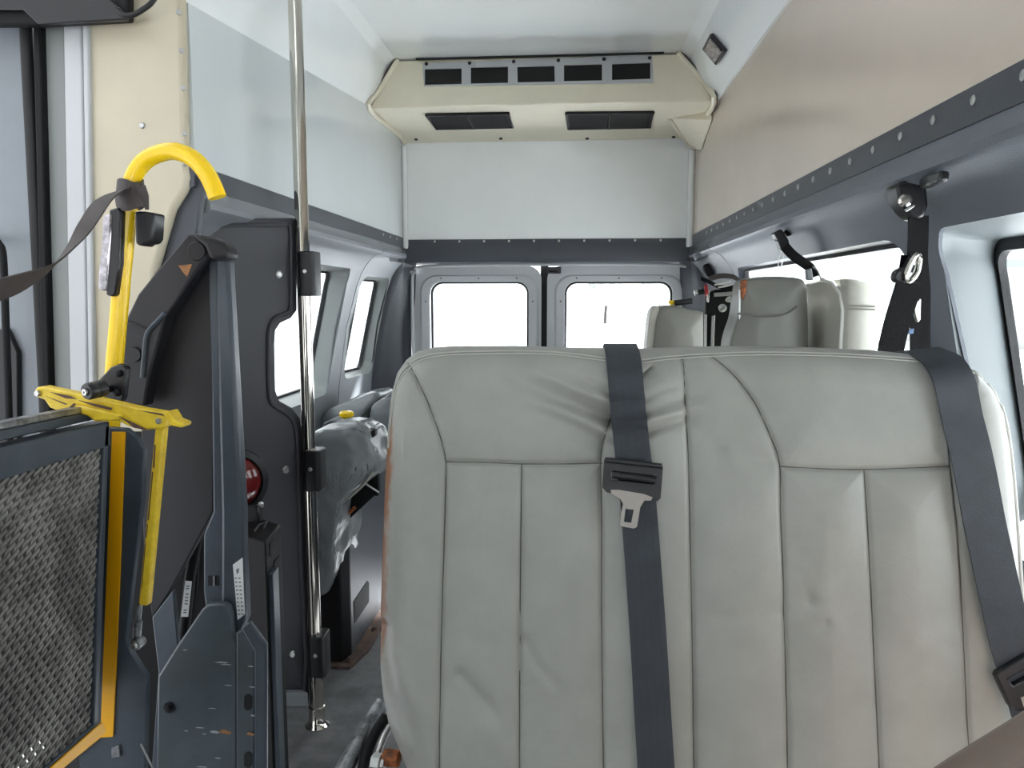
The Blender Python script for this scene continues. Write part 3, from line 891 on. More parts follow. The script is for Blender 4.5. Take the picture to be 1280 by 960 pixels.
pole = thing('grab_pole', 'shiny stainless steel grab pole with three black clamps', 'pole', (-0.744, 2.09, 0))
PT, P0 = Vector((-0.745, 2.09, ZC)), Vector((-0.741, 2.09, 0.0))
MB().tube([PT, P0 + Vector((0, 0, 0.25))], 0.0185, 28).tube([P0 + Vector((0, 0, 0.26)), P0 + Vector((0, 0, 0.004))], 0.0195, 28).build('tube', 'chrome', pole, ang=30)
MB().lathe(P0, (0, 0, 1), [(0, 0), (0.036, 0), (0.036, 0.004), (0.028, 0.012), (0.024, 0.018), (0.023, 0.06), (0.0195, 0.062), (0, 0.062)], 28).build('floor_flange', 'chrome', pole)
for (y0, y1) in ((314, 370), (563, 614), (795, 846)):
    za, zb = at(385, y0, Y=2.07).z, at(385, y1, Y=2.07).z
    xm = at(383 if y0 < 400 else (390 if y0 < 700 else 396), (y0 + y1) / 2, Y=2.07).x
    c = MB().prism([(x, y, zb) for x, y in rrect(xm - 0.024, 2.062, xm + 0.024, 2.13, 0.012)], (0, 0, za - zb)).build('clamp', 'blackplastic', pole, bevel=0.003)
    bolt('screw', Vector((xm - 0.002, 2.0625, (za + zb) / 2 + 0.006)), (0, -1, 0), 0.006, 0.003, 'steel', c)

rl = thing('red_marker_lamp', 'round red lamp in black bezel on the dark partition panel', 'lamp', at(300, 640, Y=1.78))
ax = Vector((-0.55, -0.83, 0))
ax = Vector((0.62, -0.78, 0))
q = at(291, 602, Y=1.80)
MB().lathe(q, ax, [(0, -0.02), (0.082, -0.02), (0.086, 0.0), (0.082, 0.02), (0.068, 0.022), (0.066, 0.014), (0, 0.014)], 36).build('bezel', 'blackplastic', rl)
MB().lathe(q, ax, [(0, 0.0), (0.065, 0.012), (0.062, 0.022), (0.05, 0.034), (0.028, 0.043), (0, 0.046)], 36).build('lens', 'redlens', rl)
bolt('screw', q + Vector((0.048, 0.028, -0.058)) + ax * 0.03, ax, 0.008, 0.003, 'steel', rl)
MB().prism(ats([(293, 630), (322, 630), (326, 660), (293, 660)], Y=1.80), (0, 0.03, 0)).build('mount', 'blackplastic', rl, bevel=0.006)

bb = thing('black_steel_post', 'black slotted steel box post standing behind the lift tower', 'post', at(325, 675, Z=0.70))
tp = ats([(290, 666), (332, 677), (351, 655), (318, 646)], Z=0.70)
MB().prism(tp, (0, 0, -0.70)).build('post', 'black', bb, bevel=0.005)
e = (tp[2] - tp[1])
nrm = Vector((e.y, -e.x, 0)).normalized()
if nrm.x < 0:
    nrm = -nrm
for (u0, u1, z0, z1) in ((0.22, 0.45, 0.655, 0.685), (0.45, 0.8, 0.36, 0.63)):
    a, b = tp[1] + e * u0 + nrm * 0.0005, tp[1] + e * u1 + nrm * 0.0005
    MB().prism([(a.x, a.y, z0), (b.x, b.y, z0), (b.x, b.y, z1), (a.x, a.y, z1)], nrm * 0.0015).build('slot', 'blackvoid', bb)
a, b = tp[1] + e * 0.05, tp[1] + e * 0.42
MB().prism([(a.x, a.y, 0.1), (b.x, b.y, 0.1), (b.x, b.y, 0.62), (a.x, a.y, 0.62)], nrm * 0.012).build('edge_bar', 'lift', bb, bevel=0.002)
MB().ribbon([at(318, 664, Z=0.707), at(324, 656, Z=0.712), at(334, 652, Z=0.712), at(330, 660, Z=0.707)], 0.004, Vector((0, 0, 1)), 0.003).build('wire_loop', 'steel', bb)
wl2 = plate('caution_sticker', [(327, 808), (337, 788), (338, 794), (333, 822), (331, 806)], 1.84, 0.0015, 'label', bb, bevel=0)
wl2['label'] = 'white and red caution sticker'
plate('sticker_mark', [(331, 806), (334, 800), (336, 803), (334, 808)], 1.8392, 0.001, 'red', bb, bevel=0)

# ------------------------------------------------------------------ the bench in front: backrest surface with sewn panels
BPL = (Vector((0, 1.06, 1.19)), Vector((0, 1, -0.2)))
BU = Vector((0, 0.2, 1)).normalized()          # up along the reclined back
BN = Vector((0, -1, 0.2)).normalized()         # out of the back, towards the front


def bl(px, py):
    """photo pixel -> (across, along) on the plane of the backrest"""
    p = at(px, py, plane=BPL)
    return (p.x, (p - BPL[0]).dot(BU))


def bw(x, t, d=0.0):
    return Vector((x, BPL[0].y, BPL[0].z)) + BU * t + BN * d


def seg_dist(P, poly):
    poly = np.array(poly)
    best = np.full(len(P), 1e9)
    for a, b in zip(poly[:-1], poly[1:]):
        ab = b - a
        L = ab @ ab
        t = np.clip(((P - a) @ ab) / (L + 1e-12), 0, 1)
        d = np.hypot(*(P - (a + t[:, None] * ab)).T)
        best = np.minimum(best, d)
    return best


left = [bl(*p) for p in [(530, 1030), (505, 985), (489, 945), (477, 915), (470, 880), (466, 840), (466, 800), (469, 700), (473, 600), (477, 530), (481, 490), (488, 462), (499, 445), (514, 434), (536, 429), (560, 427.5)]]
right = [bl(*p) for p in [(1296, 1030), (1300, 960), (1299, 860), (1294, 760), (1289, 680), (1284, 610), (1279, 560), (1271, 515), (1258, 484), (1240, 462), (1216, 449), (1190, 441)]]
top = [bl(*p) for p in [(560, 427.5), (640, 427), (720, 429), (800, 430), (900, 427), (1000, 428), (1100, 432), (1190, 441)]]
la, ra, ta = np.array(left), np.array(right), np.array(top)
tb = la[0, 1]
NU, NV = 460, 380
u = np.linspace(0, 1, NU)
v = np.linspace(0, 1, NV)
v = 1 - (1 - v) ** 1.25


def chain(a, t):
    # resample a side chain by its own length so that the rounded corners stay dense
    L = np.concatenate([[0], np.cumsum(np.hypot(*np.diff(a, axis=0).T))])
    return np.stack([np.interp(t * L[-1], L, a[:, 0]), np.interp(t * L[-1], L, a[:, 1])], 1)


Lc, Rc, Tc = chain(la, v), chain(ra, v), chain(ta, u)
Bc = np.stack([la[0, 0] + u * (ra[0, 0] - la[0, 0]), np.full(NU, tb)], 1)
U, V = np.meshgrid(u, v)
# Coons patch over the outline
G = ((1 - V)[..., None] * Bc[None] + V[..., None] * Tc[None] + (1 - U)[..., None] * Lc[:, None] + U[..., None] * Rc[:, None]
     - ((1 - U) * (1 - V))[..., None] * Bc[0] - (U * (1 - V))[..., None] * Bc[-1] - ((1 - U) * V)[..., None] * Tc[0] - (U * V)[..., None] * Tc[-1])
P = G.reshape(-1, 2)
outline = np.concatenate([la, ta[1:], ra[::-1][1:]])
de = seg_dist(P, outline)
seams = [
    [(556, 1000), (549, 960), (551, 800), (556, 640), (557, 577), (548, 540), (533, 500), (516, 466), (505, 452)],
    [(557, 577), (600, 578), (652, 580), (700, 580), (753, 579)],
    [(652, 580), (650, 760), (649, 1000)],
    [(755, 1000), (752, 780), (752, 640), (751, 575), (756, 545), (772, 505), (790, 480), (815, 458)],
    [(872, 1000), (868, 960), (865, 760), (861, 580), (858, 520), (855, 447)],
    [(986, 1000), (984, 900), (980, 740), (976, 640), (975, 582), (965, 550), (945, 505), (918, 468), (893, 444)],
    [(975, 583), (1030, 586), (1082, 587), (1140, 585), (1187, 583)],
    [(1102, 1000), (1098, 900), (1090, 740), (1084, 640), (1081, 588)],
    [(1217, 1000), (1211, 900), (1205, 780), (1198, 670), (1190, 595), (1187, 560), (1196, 520), (1215, 490), (1232, 466)],
]
seams = [[bl(*p) for p in s] for s in seams]
band = [bl(*p) for p in [(479, 560), (485, 500), (494, 470), (508, 453), (527, 444), (560, 439), (640, 437), (700, 439), (757, 447), (800, 449), (850, 443), (920, 439), (1000, 439), (1080, 442), (1150, 447), (1205, 455)]]
pipe_r = [bl(*p) for p in [(1196, 444), (1222, 452), (1242, 466), (1258, 488), (1268, 520), (1275, 560), (1281, 620), (1287, 700), (1292, 790)]]
ds = np.full(len(P), 1e9)
for s in seams:
    ds = np.minimum(ds, seg_dist(P, s))
db = seg_dist(P, band)
dp = seg_dist(P, pipe_r)
h = np.zeros(len(P))
h += 0.009 * (1 - np.exp(-(np.minimum(ds, 0.08) / 0.026) ** 1.2))          # puffed panels
h -= 0.0035 * np.exp(-(ds / 0.0028) ** 2)                                  # stitched valley
h -= 0.0015 * np.exp(-(db / 0.003) ** 2)
h += 0.003 * np.exp(-(dp / 0.004) ** 2)
R = 0.055
q = np.clip(R - de, 0, R)
h -= R - np.sqrt(np.maximum(R * R - q * q, 0))                             # rounded edge


def fold(pts, w, a):
    global h
    L = [bl(*p) for p in pts]
    d = seg_dist(P, L)
    e = np.array(L)
    # fade towards the far end
    A, B = e[0], e[-1]
    t = np.clip(((P - A) @ (B - A)) / ((B - A) @ (B - A)), 0, 1)
    h += a * np.exp(-(d / w) ** 2) * (0.15 + 0.85 * t)


for pts, w, a in [
    ([(640, 474), (690, 494), (730, 512), (768, 525)], 0.010, -0.015), ([(650, 500), (700, 512), (768, 545)], 0.010, 0.010), ([(660, 460), (720, 488), (766, 503)], 0.008, 0.011),
    ([(690, 458), (740, 482), (766, 494)], 0.007, -0.006), ([(620, 492), (690, 522), (765, 556)], 0.014, -0.006),
    ([(880, 492), (840, 503), (805, 516)], 0.008, -0.009), ([(870, 520), (835, 531), (805, 541)], 0.007, -0.011), ([(880, 508), (835, 519), (805, 528)], 0.006, 0.006), ([(850, 482), (825, 490), (805, 500)], 0.006, -0.004),
    ([(520, 930), (500, 890), (487, 850), (476, 790)], 0.012, -0.013), ([(545, 900), (515, 870), (492, 820)], 0.013, 0.006), ([(520, 800), (500, 840), (494, 880), (508, 930)], 0.010, 0.004),
    ([(640, 930), (610, 880), (575, 845)], 0.010, -0.006), ([(700, 860), (672, 830), (654, 800)], 0.008, -0.003),
    ([(975, 740), (1010, 752)], 0.012, -0.003), ([(1000, 715), (1012, 752)], 0.007, -0.002), ([(985, 790), (1030, 780)], 0.008, -0.004),
    ([(870, 770), (920, 772), (975, 764)], 0.014, -0.003), ([(866, 600), (870, 760)], 0.018, -0.002), ([(1100, 790), (1140, 800)], 0.02, 0.002),
    ([(1000, 640), (1060, 650)], 0.02, 0.0015), ([(900, 560), (960, 578)], 0.014, -0.004), ([(870, 542), (900, 556)], 0.010, -0.003)]:
    fold(pts, w, a)
nz = np.array([noise.noise((x * 9, t * 7, 1.3)) * 0.0035 + noise.noise((x * 26, t * 20, 7.7)) * 0.0011 for x, t in P])
h += nz * np.clip(de / 0.03, 0, 1)
TH = 0.13
verts, wear = [], []
org, bu, bn = np.array(BPL[0]), np.array(BU), np.array(BN)
front = np.array([[p[0], org[1], org[2]] for p in P]) + bu * P[:, 1:2] + bn * h[:, None]
hb = -TH + (R - np.sqrt(np.maximum(R * R - q * q, 0)))
back = np.array([[p[0], org[1], org[2]] for p in P]) + bu * P[:, 1:2] + bn * hb[:, None]
# coarse back: every 10th row and column, joined to the front by a welt round the edge
faces = []
idx = np.arange(NU * NV).reshape(NV, NU)
for a, b, c, d in zip(idx[:-1, :-1].ravel(), idx[:-1, 1:].ravel(), idx[1:, 1:].ravel(), idx[1:, :-1].ravel()):
    faces.append((a, b, c, d))
off = NU * NV
ji = sorted(set(list(range(0, NU, 10)) + [NU - 1]))
edge = list(idx[0, :]) + list(idx[1:, -1]) + list(idx[-1, ::-1][1:]) + list(idx[::-1, 0][1:-1])
bverts = back[edge]
n_e = len(edge)
for k in range(n_e):
    k2 = (k + 1) % n_e
    faces.append((edge[k], off + k, off + k2, edge[k2]))
inner = [Vector(org + np.array([p[0], 0, 0]) + bu * p[1] + bn * (-TH)) for p in (P[edge] - P.mean(0)) * 0.86 + P.mean(0)]
inner = np.array([[v_.x - org[0] if False else v_.x, v_.y, v_.z] for v_ in inner])
for k in range(n_e):
    k2 = (k + 1) % n_e
    faces.append((off + k, off + n_e + k, off + n_e + k2, off + k2))
faces.append(tuple(off + n_e + k for k in range(n_e))[::-1])
allv = np.concatenate([front, bverts, inner])
me = bpy.data.meshes.new('backrest')
me.from_pydata([tuple(x) for x in allv], [], faces)
# rubbed, browned vinyl down the outer left edge
xl_at = np.interp(P[:, 1], la[:, 1], la[:, 0])
wv = np.clip(1 - (P[:, 0] - xl_at) / 0.030, 0, 1) * np.clip((0.07 - P[:, 1] - 0.13) / 0.05, 0, 1) * np.clip((P[:, 1] + 0.50) / 0.10, 0, 1)
wv = np.concatenate([wv, np.zeros(len(bverts) + len(inner))])
at_ = me.attributes.new('wear', 'FLOAT', 'POINT')
at_.data.foreach_set('value', wv.astype(np.float32))
bench = thing('bench_seat', 'large grey vinyl bench seat with stitched panels and two seat belts', 'seat', (0.14, 1.0, 0.0))
bk_ = link('backrest', me, 'vinyl', bench, ang=180)
hgrid = (h - 0.0).reshape(NV, NU)


def bench_h(x, t):
    i = np.argmin((P[:, 0] - x) ** 2 + (P[:, 1] - t) ** 2)
    return float(h[i])


def lay(pxs, lift=0.0015, n=6):
    """lay a line measured in the photo onto the backrest surface"""
    L = [bl(*p) for p in pxs]
    pp = smooth_path([Vector((a, b, 0)) for a, b in L], n)
    return [bw(p.x, p.y, bench_h(p.x, p.y) + lift) for p in pp]


st = MB()
st.tube(lay([(479, 560), (485, 500), (494, 470), (508, 453), (527, 444), (560, 439), (640, 437), (700, 439), (757, 447)]), 0.0009, 5)
st.tube(lay([(482, 560), (488, 502), (497, 474), (511, 457), (529, 448), (560, 443), (640, 441), (700, 443), (757, 451)]), 0.0007, 5)
st.tube(lay([(803, 449), (850, 443), (920, 439), (1000, 439), (1080, 442), (1150, 447)]), 0.0009, 5)
st.tube(lay([(803, 453), (850, 447), (920, 443), (1000, 443), (1080, 446), (1150, 451)]), 0.0007, 5)
st.build('stitching', 'thread', bk_)
MB().tube(lay([(1200, 446), (1222, 452), (1242, 466), (1258, 488), (1268, 520), (1275, 560), (1281, 620), (1287, 700), (1292, 790)], 0.001), 0.0028, 8).build('piping', 'piping', bk_)
sd = MB()
for s in seams:
    pp = smooth_path([Vector((a, b, 0)) for a, b in s], 6)
    sd.tube([bw(p.x, p.y, bench_h(p.x, p.y) + 0.0001) for p in pp], 0.0008, 5)
sd.build('panel_seams', 'seam', bk_)
# cushion, frame and hinge below the photo's edge, so that the bench stands
xc0, xc1 = -0.25, 0.54
cu = MB()
cu.loft([[(x, y, z) for x, z in rrect(xc0 + a, 0.36, xc1 - a, 0.50 - b, 0.05)] for y, a, b in ((0.64, 0.04, 0.04), (0.655, 0.01, 0.01), (0.69, 0, 0), (0.84, 0, 0), (0.87, 0.02, 0.02))])
cu.build('seat_cushion', 'vinyl', bench)
MB().box((-0.23, 0.66, 0.32), (0.52, 0.70, 0.36)).box((-0.23, 0.86, 0.32), (0.52, 0.90, 0.36)).box((-0.23, 0.66, 0.32), (-0.19, 0.9, 0.36)).box((0.48, 0.66, 0.32), (0.52, 0.9, 0.36)).build('seat_frame', 'black', bench, bevel=0.004)
for x in (-0.2, 0.46):
    for y in (0.67, 0.86):
        MB().box((x, y, 0.0), (x + 0.035, y + 0.03, 0.33)).build('leg', 'black', bench, bevel=0.003)
hg = MB()
hg.prism([(-0.20, 0.90, 0.34), (-0.20, 1.0, 0.34), (-0.20, 1.07, 0.60), (-0.20, 1.03, 0.62), (-0.20, 0.93, 0.46)], (0.008, 0, 0))
hg.build('hinge_plate', 'black', bench, bevel=0.002)
# worn bright seat arm and its recliner at the lower left corner
ar = MB().tube(smooth_path([at(477, 880, Y=1.09), at(462, 905, Y=1.06), at(446, 935, Y=1.02), at(428, 968, Y=0.98), at(415, 1000, Y=0.95)], 4), 0.0135, 12)
ar.build('bright_side_bar', 'dullsteel', bench)
MB().tube(smooth_path([at(483, 896, Y=1.05), at(470, 915, Y=1.03), at(458, 945, Y=1.0), at(448, 985, Y=0.96)], 4), 0.008, 10).build('recliner_arm', 'black', bench)
MB().tube(smooth_path([at(487, 908, Y=1.03), at(478, 925, Y=1.01), at(468, 955, Y=0.99), at(462, 990, Y=0.96)], 4), 0.005, 10).build('recliner_arm', 'steel', bench)
MB().lathe(at(466, 952, Y=0.98), (1, -0.15, 0), [(0, 0), (0.012, 0), (0.012, 0.012), (0.009, 0.014), (0.009, 0.018), (0, 0.018)], 6).build('pivot_nut', 'steel', bench)
MB().lathe(at(480, 946, Y=0.985), (1, -0.15, 0), [(0, 0), (0.010, 0), (0.012, 0.006), (0.011, 0.022), (0, 0.024)], 16).build('pivot_bolt', 'rustbolt', bench)


# ------------------------------------------------------------------ belts over the bench back
def over_top(px0, px1, ytop, side_pts, n=5):
    pass


def belt_path(pxs, lift):
    """from behind the backrest, over its top edge and down its front"""
    L = [bl(*p) for p in pxs]
    x0, t0 = L[0]
    path = [bw(x0 - 0.01, t0 - 0.28, -TH - 0.012), bw(x0 - 0.006, t0 - 0.08, -TH - 0.012), bw(x0 - 0.003, t0 - 0.015, -TH + 0.010), bw(x0, t0 + 0.007, -TH * 0.55), bw(x0, t0 + 0.007, -R + 0.004), bw(x0, t0 - 0.003, -0.022)]
    pp = smooth_path([Vector((a, b, 0)) for a, b in L], 6)
    for p in pp[3:]:
        hh = max(bench_h(p.x + e, p.y) for e in (-0.02, 0, 0.02))
        path.append(bw(p.x, p.y, hh + lift))
    return path


b1 = thing('lap_belt', 'charcoal seat belt with black plate and steel tongue down middle of bench back', 'seat belt', bw(*bl(790, 700), 0.01))
pth = belt_path([(778, 430), (780, 460), (784, 510), (789, 560), (795, 610), (801, 680), (808, 780), (814, 880), (822, 1010)], 0.006)
MB().ribbon(pth, 0.047, Vector((1, 0, 0)), 0.002).build('webbing', 'webbing', b1)
ln = MB()
for dx in (-0.015, -0.005, 0.005, 0.015):
    ln.ribbon([p + Vector((dx, 0, 0)) + BN * 0.0012 for p in pth[6:]], 0.0016, Vector((1, 0, 0)), 0.0006)
ln.build('webbing_rib', 'webline', b1)


def tongue(root, pl, hole, steel, steelhole, bar, lift):
    a = MB().prism([bw(*bl(*p), lift) for p in pl], -BN * 0.006).build('tongue_plate', 'blackplastic', root)
    cut(a, MB().prism([bw(*bl(*p), lift + 0.02) for p in hole], -BN * 0.06))
    b = a.modifiers.new('bevel', 'BEVEL')
    b.width = 0.0015
    b.segments = 2
    b.limit_method = 'ANGLE'
    s = MB().prism([bw(*bl(*p), lift + 0.001) for p in steel], -BN * 0.003).build('steel_tongue', 'tonguesteel', root)
    cut(s, MB().prism([bw(*bl(*p), lift + 0.02) for p in steelhole], -BN * 0.06))
    MB().tube([bw(*bl(*bar[0]), lift + 0.001), bw(*bl(*bar[1]), lift + 0.001)], 0.0052, 14).build('roll_bar', 'blackplastic', root)
    return a


h0 = max(bench_h(*bl(789, y)) for y in (580, 600, 620)) + 0.019
tongue(b1, [(754, 574), (760, 573), (823, 580), (826, 583), (823, 621), (819, 625), (809, 622), (766, 616), (757, 614), (752, 608)],
       [(762, 589), (818, 594), (814, 604), (763, 599)],
       [(762, 611), (772, 611), (802, 616), (813, 620), (811, 624), (803, 624), (798, 632), (794, 656), (790, 658), (774, 655), (773, 651), (777, 628), (773, 621), (763, 616)],
       [(780, 634), (790, 635), (787, 651), (778, 650)], [(764, 592), (816, 599)], h0)
MB().tube([bw(*bl(755, 574.5), h0 + 0.002), bw(*bl(824, 582), h0 + 0.002)], 0.0035, 10).build('plate_ridge', 'blackplastic', b1)

b2 = thing('lap_belt', 'charcoal seat belt slanting down the right side of bench back to black buckle', 'seat belt', bw(*bl(1230, 700), 0.01))
pth = belt_path([(1172, 437), (1180, 462), (1193, 515), (1206, 575), (1222, 655), (1240, 740), (1256, 805), (1270, 850), (1300, 935)], 0.012)
MB().ribbon(pth, 0.051, Vector((1, 0, 0.12)), 0.002).build('webbing', 'webbing', b2)
h1 = max(bench_h(*bl(1262, y)) for y in (800, 840)) + 0.026
a = MB().prism([bw(*bl(p[0] - 13, p[1] - 9), h1) for p in [(1243, 846), (1246, 841), (1290, 815), (1310, 830), (1310, 880), (1282, 888), (1266, 888), (1260, 882)]], -BN * 0.012).build('tongue_plate', 'blackplastic', b2)
cut(a, MB().prism([bw(*bl(p[0] - 13, p[1] - 9), h1 + 0.05) for p in [(1258, 850), (1300, 826), (1304, 836), (1264, 858)]], -BN * 0.1))
bv = a.modifiers.new('bevel', 'BEVEL')
bv.width, bv.segments, bv.limit_method = 0.002, 2, 'ANGLE'
MB().prism([bw(*bl(p[0] - 13, p[1] - 9), h1 + 0.001) for p in [(1272, 872), (1300, 860), (1304, 876), (1276, 884)]], -BN * 0.004).build('steel_tongue', 'tonguesteel', b2)

# ------------------------------------------------------------------ nearer seat, its taupe shoulder at the lower right corner
ns = thing('front_seat', 'taupe brown seat whose rounded backrest corner shows at lower right corner', 'seat', (0.47, 0.55, 0))
sh = [at(x, y, Y=0.602) for x, y in [(1145, 1000), (1160, 962), (1185, 945), (1225, 920), (1265, 895), (1300, 872)]]
prof = [(sh[0].x, 0.50)] + [(p.x, p.z) for p in sh] + [(0.40, 0.99), (0.50, 1.01), (0.62, 1.0), (0.69, 0.95), (0.70, 0.85), (0.70, 0.50)]
cx, cz = 0.46, 0.72
rg = []
for y, s in ((0.545, 0.90), (0.549, 0.945), (0.558, 0.98), (0.57, 0.998), (0.585, 1.0), (0.60, 0.99), (0.615, 0.95)):
    rg.append([(cx + (x - cx) * s, y, cz + (z - cz) * s) for x, z in prof])
MB().loft(rg).build('backrest', 'taupe', ns, ang=60)
MB().box((0.26, 0.16, 0.38), (0.70, 0.56, 0.50)).build('seat_cushion', 'taupe', ns, bevel=0.04, seg=4)
MB().box((0.30, 0.2, 0.0), (0.66, 0.52, 0.39)).build('pedestal', 'black', ns, bevel=0.01)

# ------------------------------------------------------------------ air conditioner on the rear wall
ac = thing('air_conditioner', 'beige rear air conditioner housing with five dark intake slots', 'air conditioner', (-0.14, 3.6, 1.95))
zc0 = [at(675, 74, Y=3.33), at(675, 107, Y=3.30), at(675, 131, Y=3.25), at(675, 165, Y=3.80), at(675, 176, Y=3.885)]
zt_, z1_, z2_, z3_, z4_ = ZC - 0.004, zc0[1].z, zc0[2].z, zc0[3].z, zc0[4].z
ytop = 3.34
xl_top, xr_top = -0.75, 0.42
L_ = [at(497, 76, Y=ytop), at(475, 107, Y=3.30), at(462, 131, Y=3.255), at(494, 165, Y=3.78), at(507, 177, Y=3.885)]
R_ = [at(845, 66, Y=ytop), at(880, 100, Y=3.30), at(892, 124, Y=3.255), at(880, 160, Y=3.78), at(872, 172, Y=3.885)]
zs = [zt_, z1_, z2_, z3_, z4_]
yy_ = [ytop, 3.30, 3.25, 3.79, 3.885]
rg = []
for t in np.linspace(0, 1, 9):
    ring = []
    for i in range(5):
        xa = max(L_[i].x, XL + 0.004) if i != 0 else xl_top
        xb = min(R_[i].x, XR - 0.004) if i != 0 else xr_top
        ring.append((xa + (xb - xa) * t, yy_[i], zs[i]))
    ring.append((ring[4][0], YR - 0.002, zs[4]))
    ring.append((ring[0][0], YR - 0.002, zs[0]))
    rg.append(ring)
hs = MB().loft(rg).build('housing', 'acbeige', ac, bevel=0.008, seg=3)
# edge flange and gasket line along the ends
for E_, sx in ((L_, 1), (R_, -1)):
    pth = [Vector((max(min(p.x, XR - 0.006), XL + 0.006), yy_[i] - 0.004, zs[i] - (0.004 if i else 0.0))) for i, p in enumerate(E_)]
    pth[0].x = xl_top if sx > 0 else xr_top
    MB().tube(smooth_path(pth, 4), 0.011, 8).build('edge_flange', 'acbeige', ac)
    MB().tube(smooth_path([p + Vector((-sx * 0.010, -0.002, 0.004)) for p in pth], 4), 0.0035, 6).build('edge_seal', 'rubber', ac)
MB().tube([(xl_top + 0.08, ytop - 0.012, ZC - 0.004), (xr_top - 0.06, ytop - 0.012, ZC - 0.004)], 0.0045, 6).build('edge_seal', 'rubber', ac)
# intake face plate with five slots
PLA = (Vector((0, yy_[0], zs[0])), Vector((0, zs[0] - zs[1], -(yy_[0] - yy_[1]))))
an = Vector((0, -(zs[0] - zs[1]), (yy_[0] - yy_[1]))).normalized()
if an.y > 0:
    an = -an
PLF = (PLA[0] + an * 0.006, PLA[1])
fp = MB().prism(ats([(528, 79), (815, 68), (817, 103), (530, 107)], plane=PLF), -an * 0.012).build('intake_plate', 'door', ac)
slots = [[(531, 86), (577, 85), (577, 105), (531, 106)], [(588.5, 84), (635, 83), (635, 103.5), (588.5, 104.5)], [(646.5, 83), (693, 82), (693.5, 102), (647, 103)],
         [(705, 81), (752.5, 80), (752.5, 100.5), (705, 101.5)], [(765, 79.5), (813, 78), (813, 98.5), (765, 100)]]
cut(fp, *[MB().prism([p + an * 0.03 for p in ats(s, plane=PLF)], -an * 0.1) for s in slots])
for s in slots:
    MB().prism([p - an * 0.0052 for p in ats(s, plane=PLF)], -an * 0.004).build('intake_slot', 'blackvoid', ac)
q = ats([(533, 80)], plane=PLF)[0]
s0 = bolt('screw', q, an, 0.008, 0.004, 'blackplastic', ac, 10)
copies(s0, ats([(587, 79), (642, 77), (698, 75.5), (755, 74), (812, 72.5)], plane=PLF), q)
# two louvred outlets on the underside
PU = (Vector((0, yy_[2], zs[2])), Vector((0, zs[2] - zs[3], -(yy_[2] - yy_[3]))))
un = Vector((0, -(zs[2] - zs[3]), yy_[2] - yy_[3])).normalized()
if un.z > 0:
    un = -un
PUF = (PU[0] + un * 0.004, PU[1])
for fr_, (qa, qb, qc, qd), mid in (([(520, 138), (655, 137), (656, 163), (535, 165)], ((533, 143), (636, 141), (641, 158), (545, 160)), None),
                                   ([(706, 137), (820, 137), (822, 160), (708, 163)], ((708, 141), (817, 140), (813, 158), (710, 160)), None)):
    A, B, C_, D = ats([qa, qb, qc, qd], plane=PUF)
    fb = MB().prism([A, B, C_, D], -un * 0.006).build('outlet', 'blackvoid', ac)
    lv_ = MB()
    for half in (0, 1):
        for k in range(5):
            t = (k + 0.5) / 5
            a = A.lerp(D, t).lerp(B.lerp(C_, t), 0.03 + 0.5 * half)
            b = A.lerp(D, t).lerp(B.lerp(C_, t), 0.47 + 0.5 * half)
            lv_.ribbon([a + un * 0.004, b + un * 0.004], 0.022, Vector((0, 0.9, -0.5)), 0.003)
    m0, m1 = A.lerp(B, 0.5), D.lerp(C_, 0.5)
    lv_.tube([m0 + un * 0.004, m1 + un * 0.004], 0.008, 6)
    lv_.build('louvre', 'blackvoid', fb)
    MB().tube([A + un * 0.003, B + un * 0.003, C_ + un * 0.003, D + un * 0.003, A + un * 0.003], 0.007, 6).build('outlet_rim', 'blackplastic', fb)
bt = Vector((-0.70, 3.84, (z3_ + z4_) / 2))
PB_ = (Vector((0, yy_[3], zs[3])), Vector((0, zs[3] - zs[4], -(yy_[3] - yy_[4]))))
q = at(520, 174, plane=PB_)
s0 = bolt('screw', q, (0, -0.5, -1), 0.009, 0.004, 'blackplastic', ac, 10)
copies(s0, ats([(626, 173), (734, 173), (842, 171)], plane=PB_), q)
# drain fairing under the right end
fa = [at(x, y, Y=Y) for x, y, Y in ((838, 149, 3.42), (845, 143, 3.42), (893, 138, 3.36))]
f1 = [at(838, 148, Y=3.45), at(848, 144, Y=3.45), at(884, 142, Y=3.45), at(884, 150, Y=3.45)]
rg = [[at(837, 148, Y=3.55), at(862, 142, Y=3.50), at(889, 138, Y=3.42), at(891, 150, Y=3.42)],
      [at(845, 160, Y=3.68), at(860, 160, Y=3.62), at(886, 160, Y=3.52), at(888, 165, Y=3.52)],
      [at(862, 182, Y=3.86), at(868, 184, Y=3.80), at(882, 186, Y=3.66), at(884, 187, Y=3.68)]]
f_ = MB().loft([[(min(p.x, XR - 0.003), p.y, p.z) for p in r] for r in rg])
rim = smooth_path([rg[0][0], rg[0][1], rg[0][2]], 3)
f_.tube([rg[0][0], rg[1][0], rg[2][0], rg[2][2]], 0.010, 8)
f_.tube([rg[0][0] + Vector((0, 0, 0.01)), rg[0][1] + Vector((0, 0, 0.01)), rg[0][2] + Vector((-0.01, 0, 0.01))], 0.014, 8)
f_.build('drain_fairing', 'acbeige', ac, bevel=0.006, seg=3, ang=60)

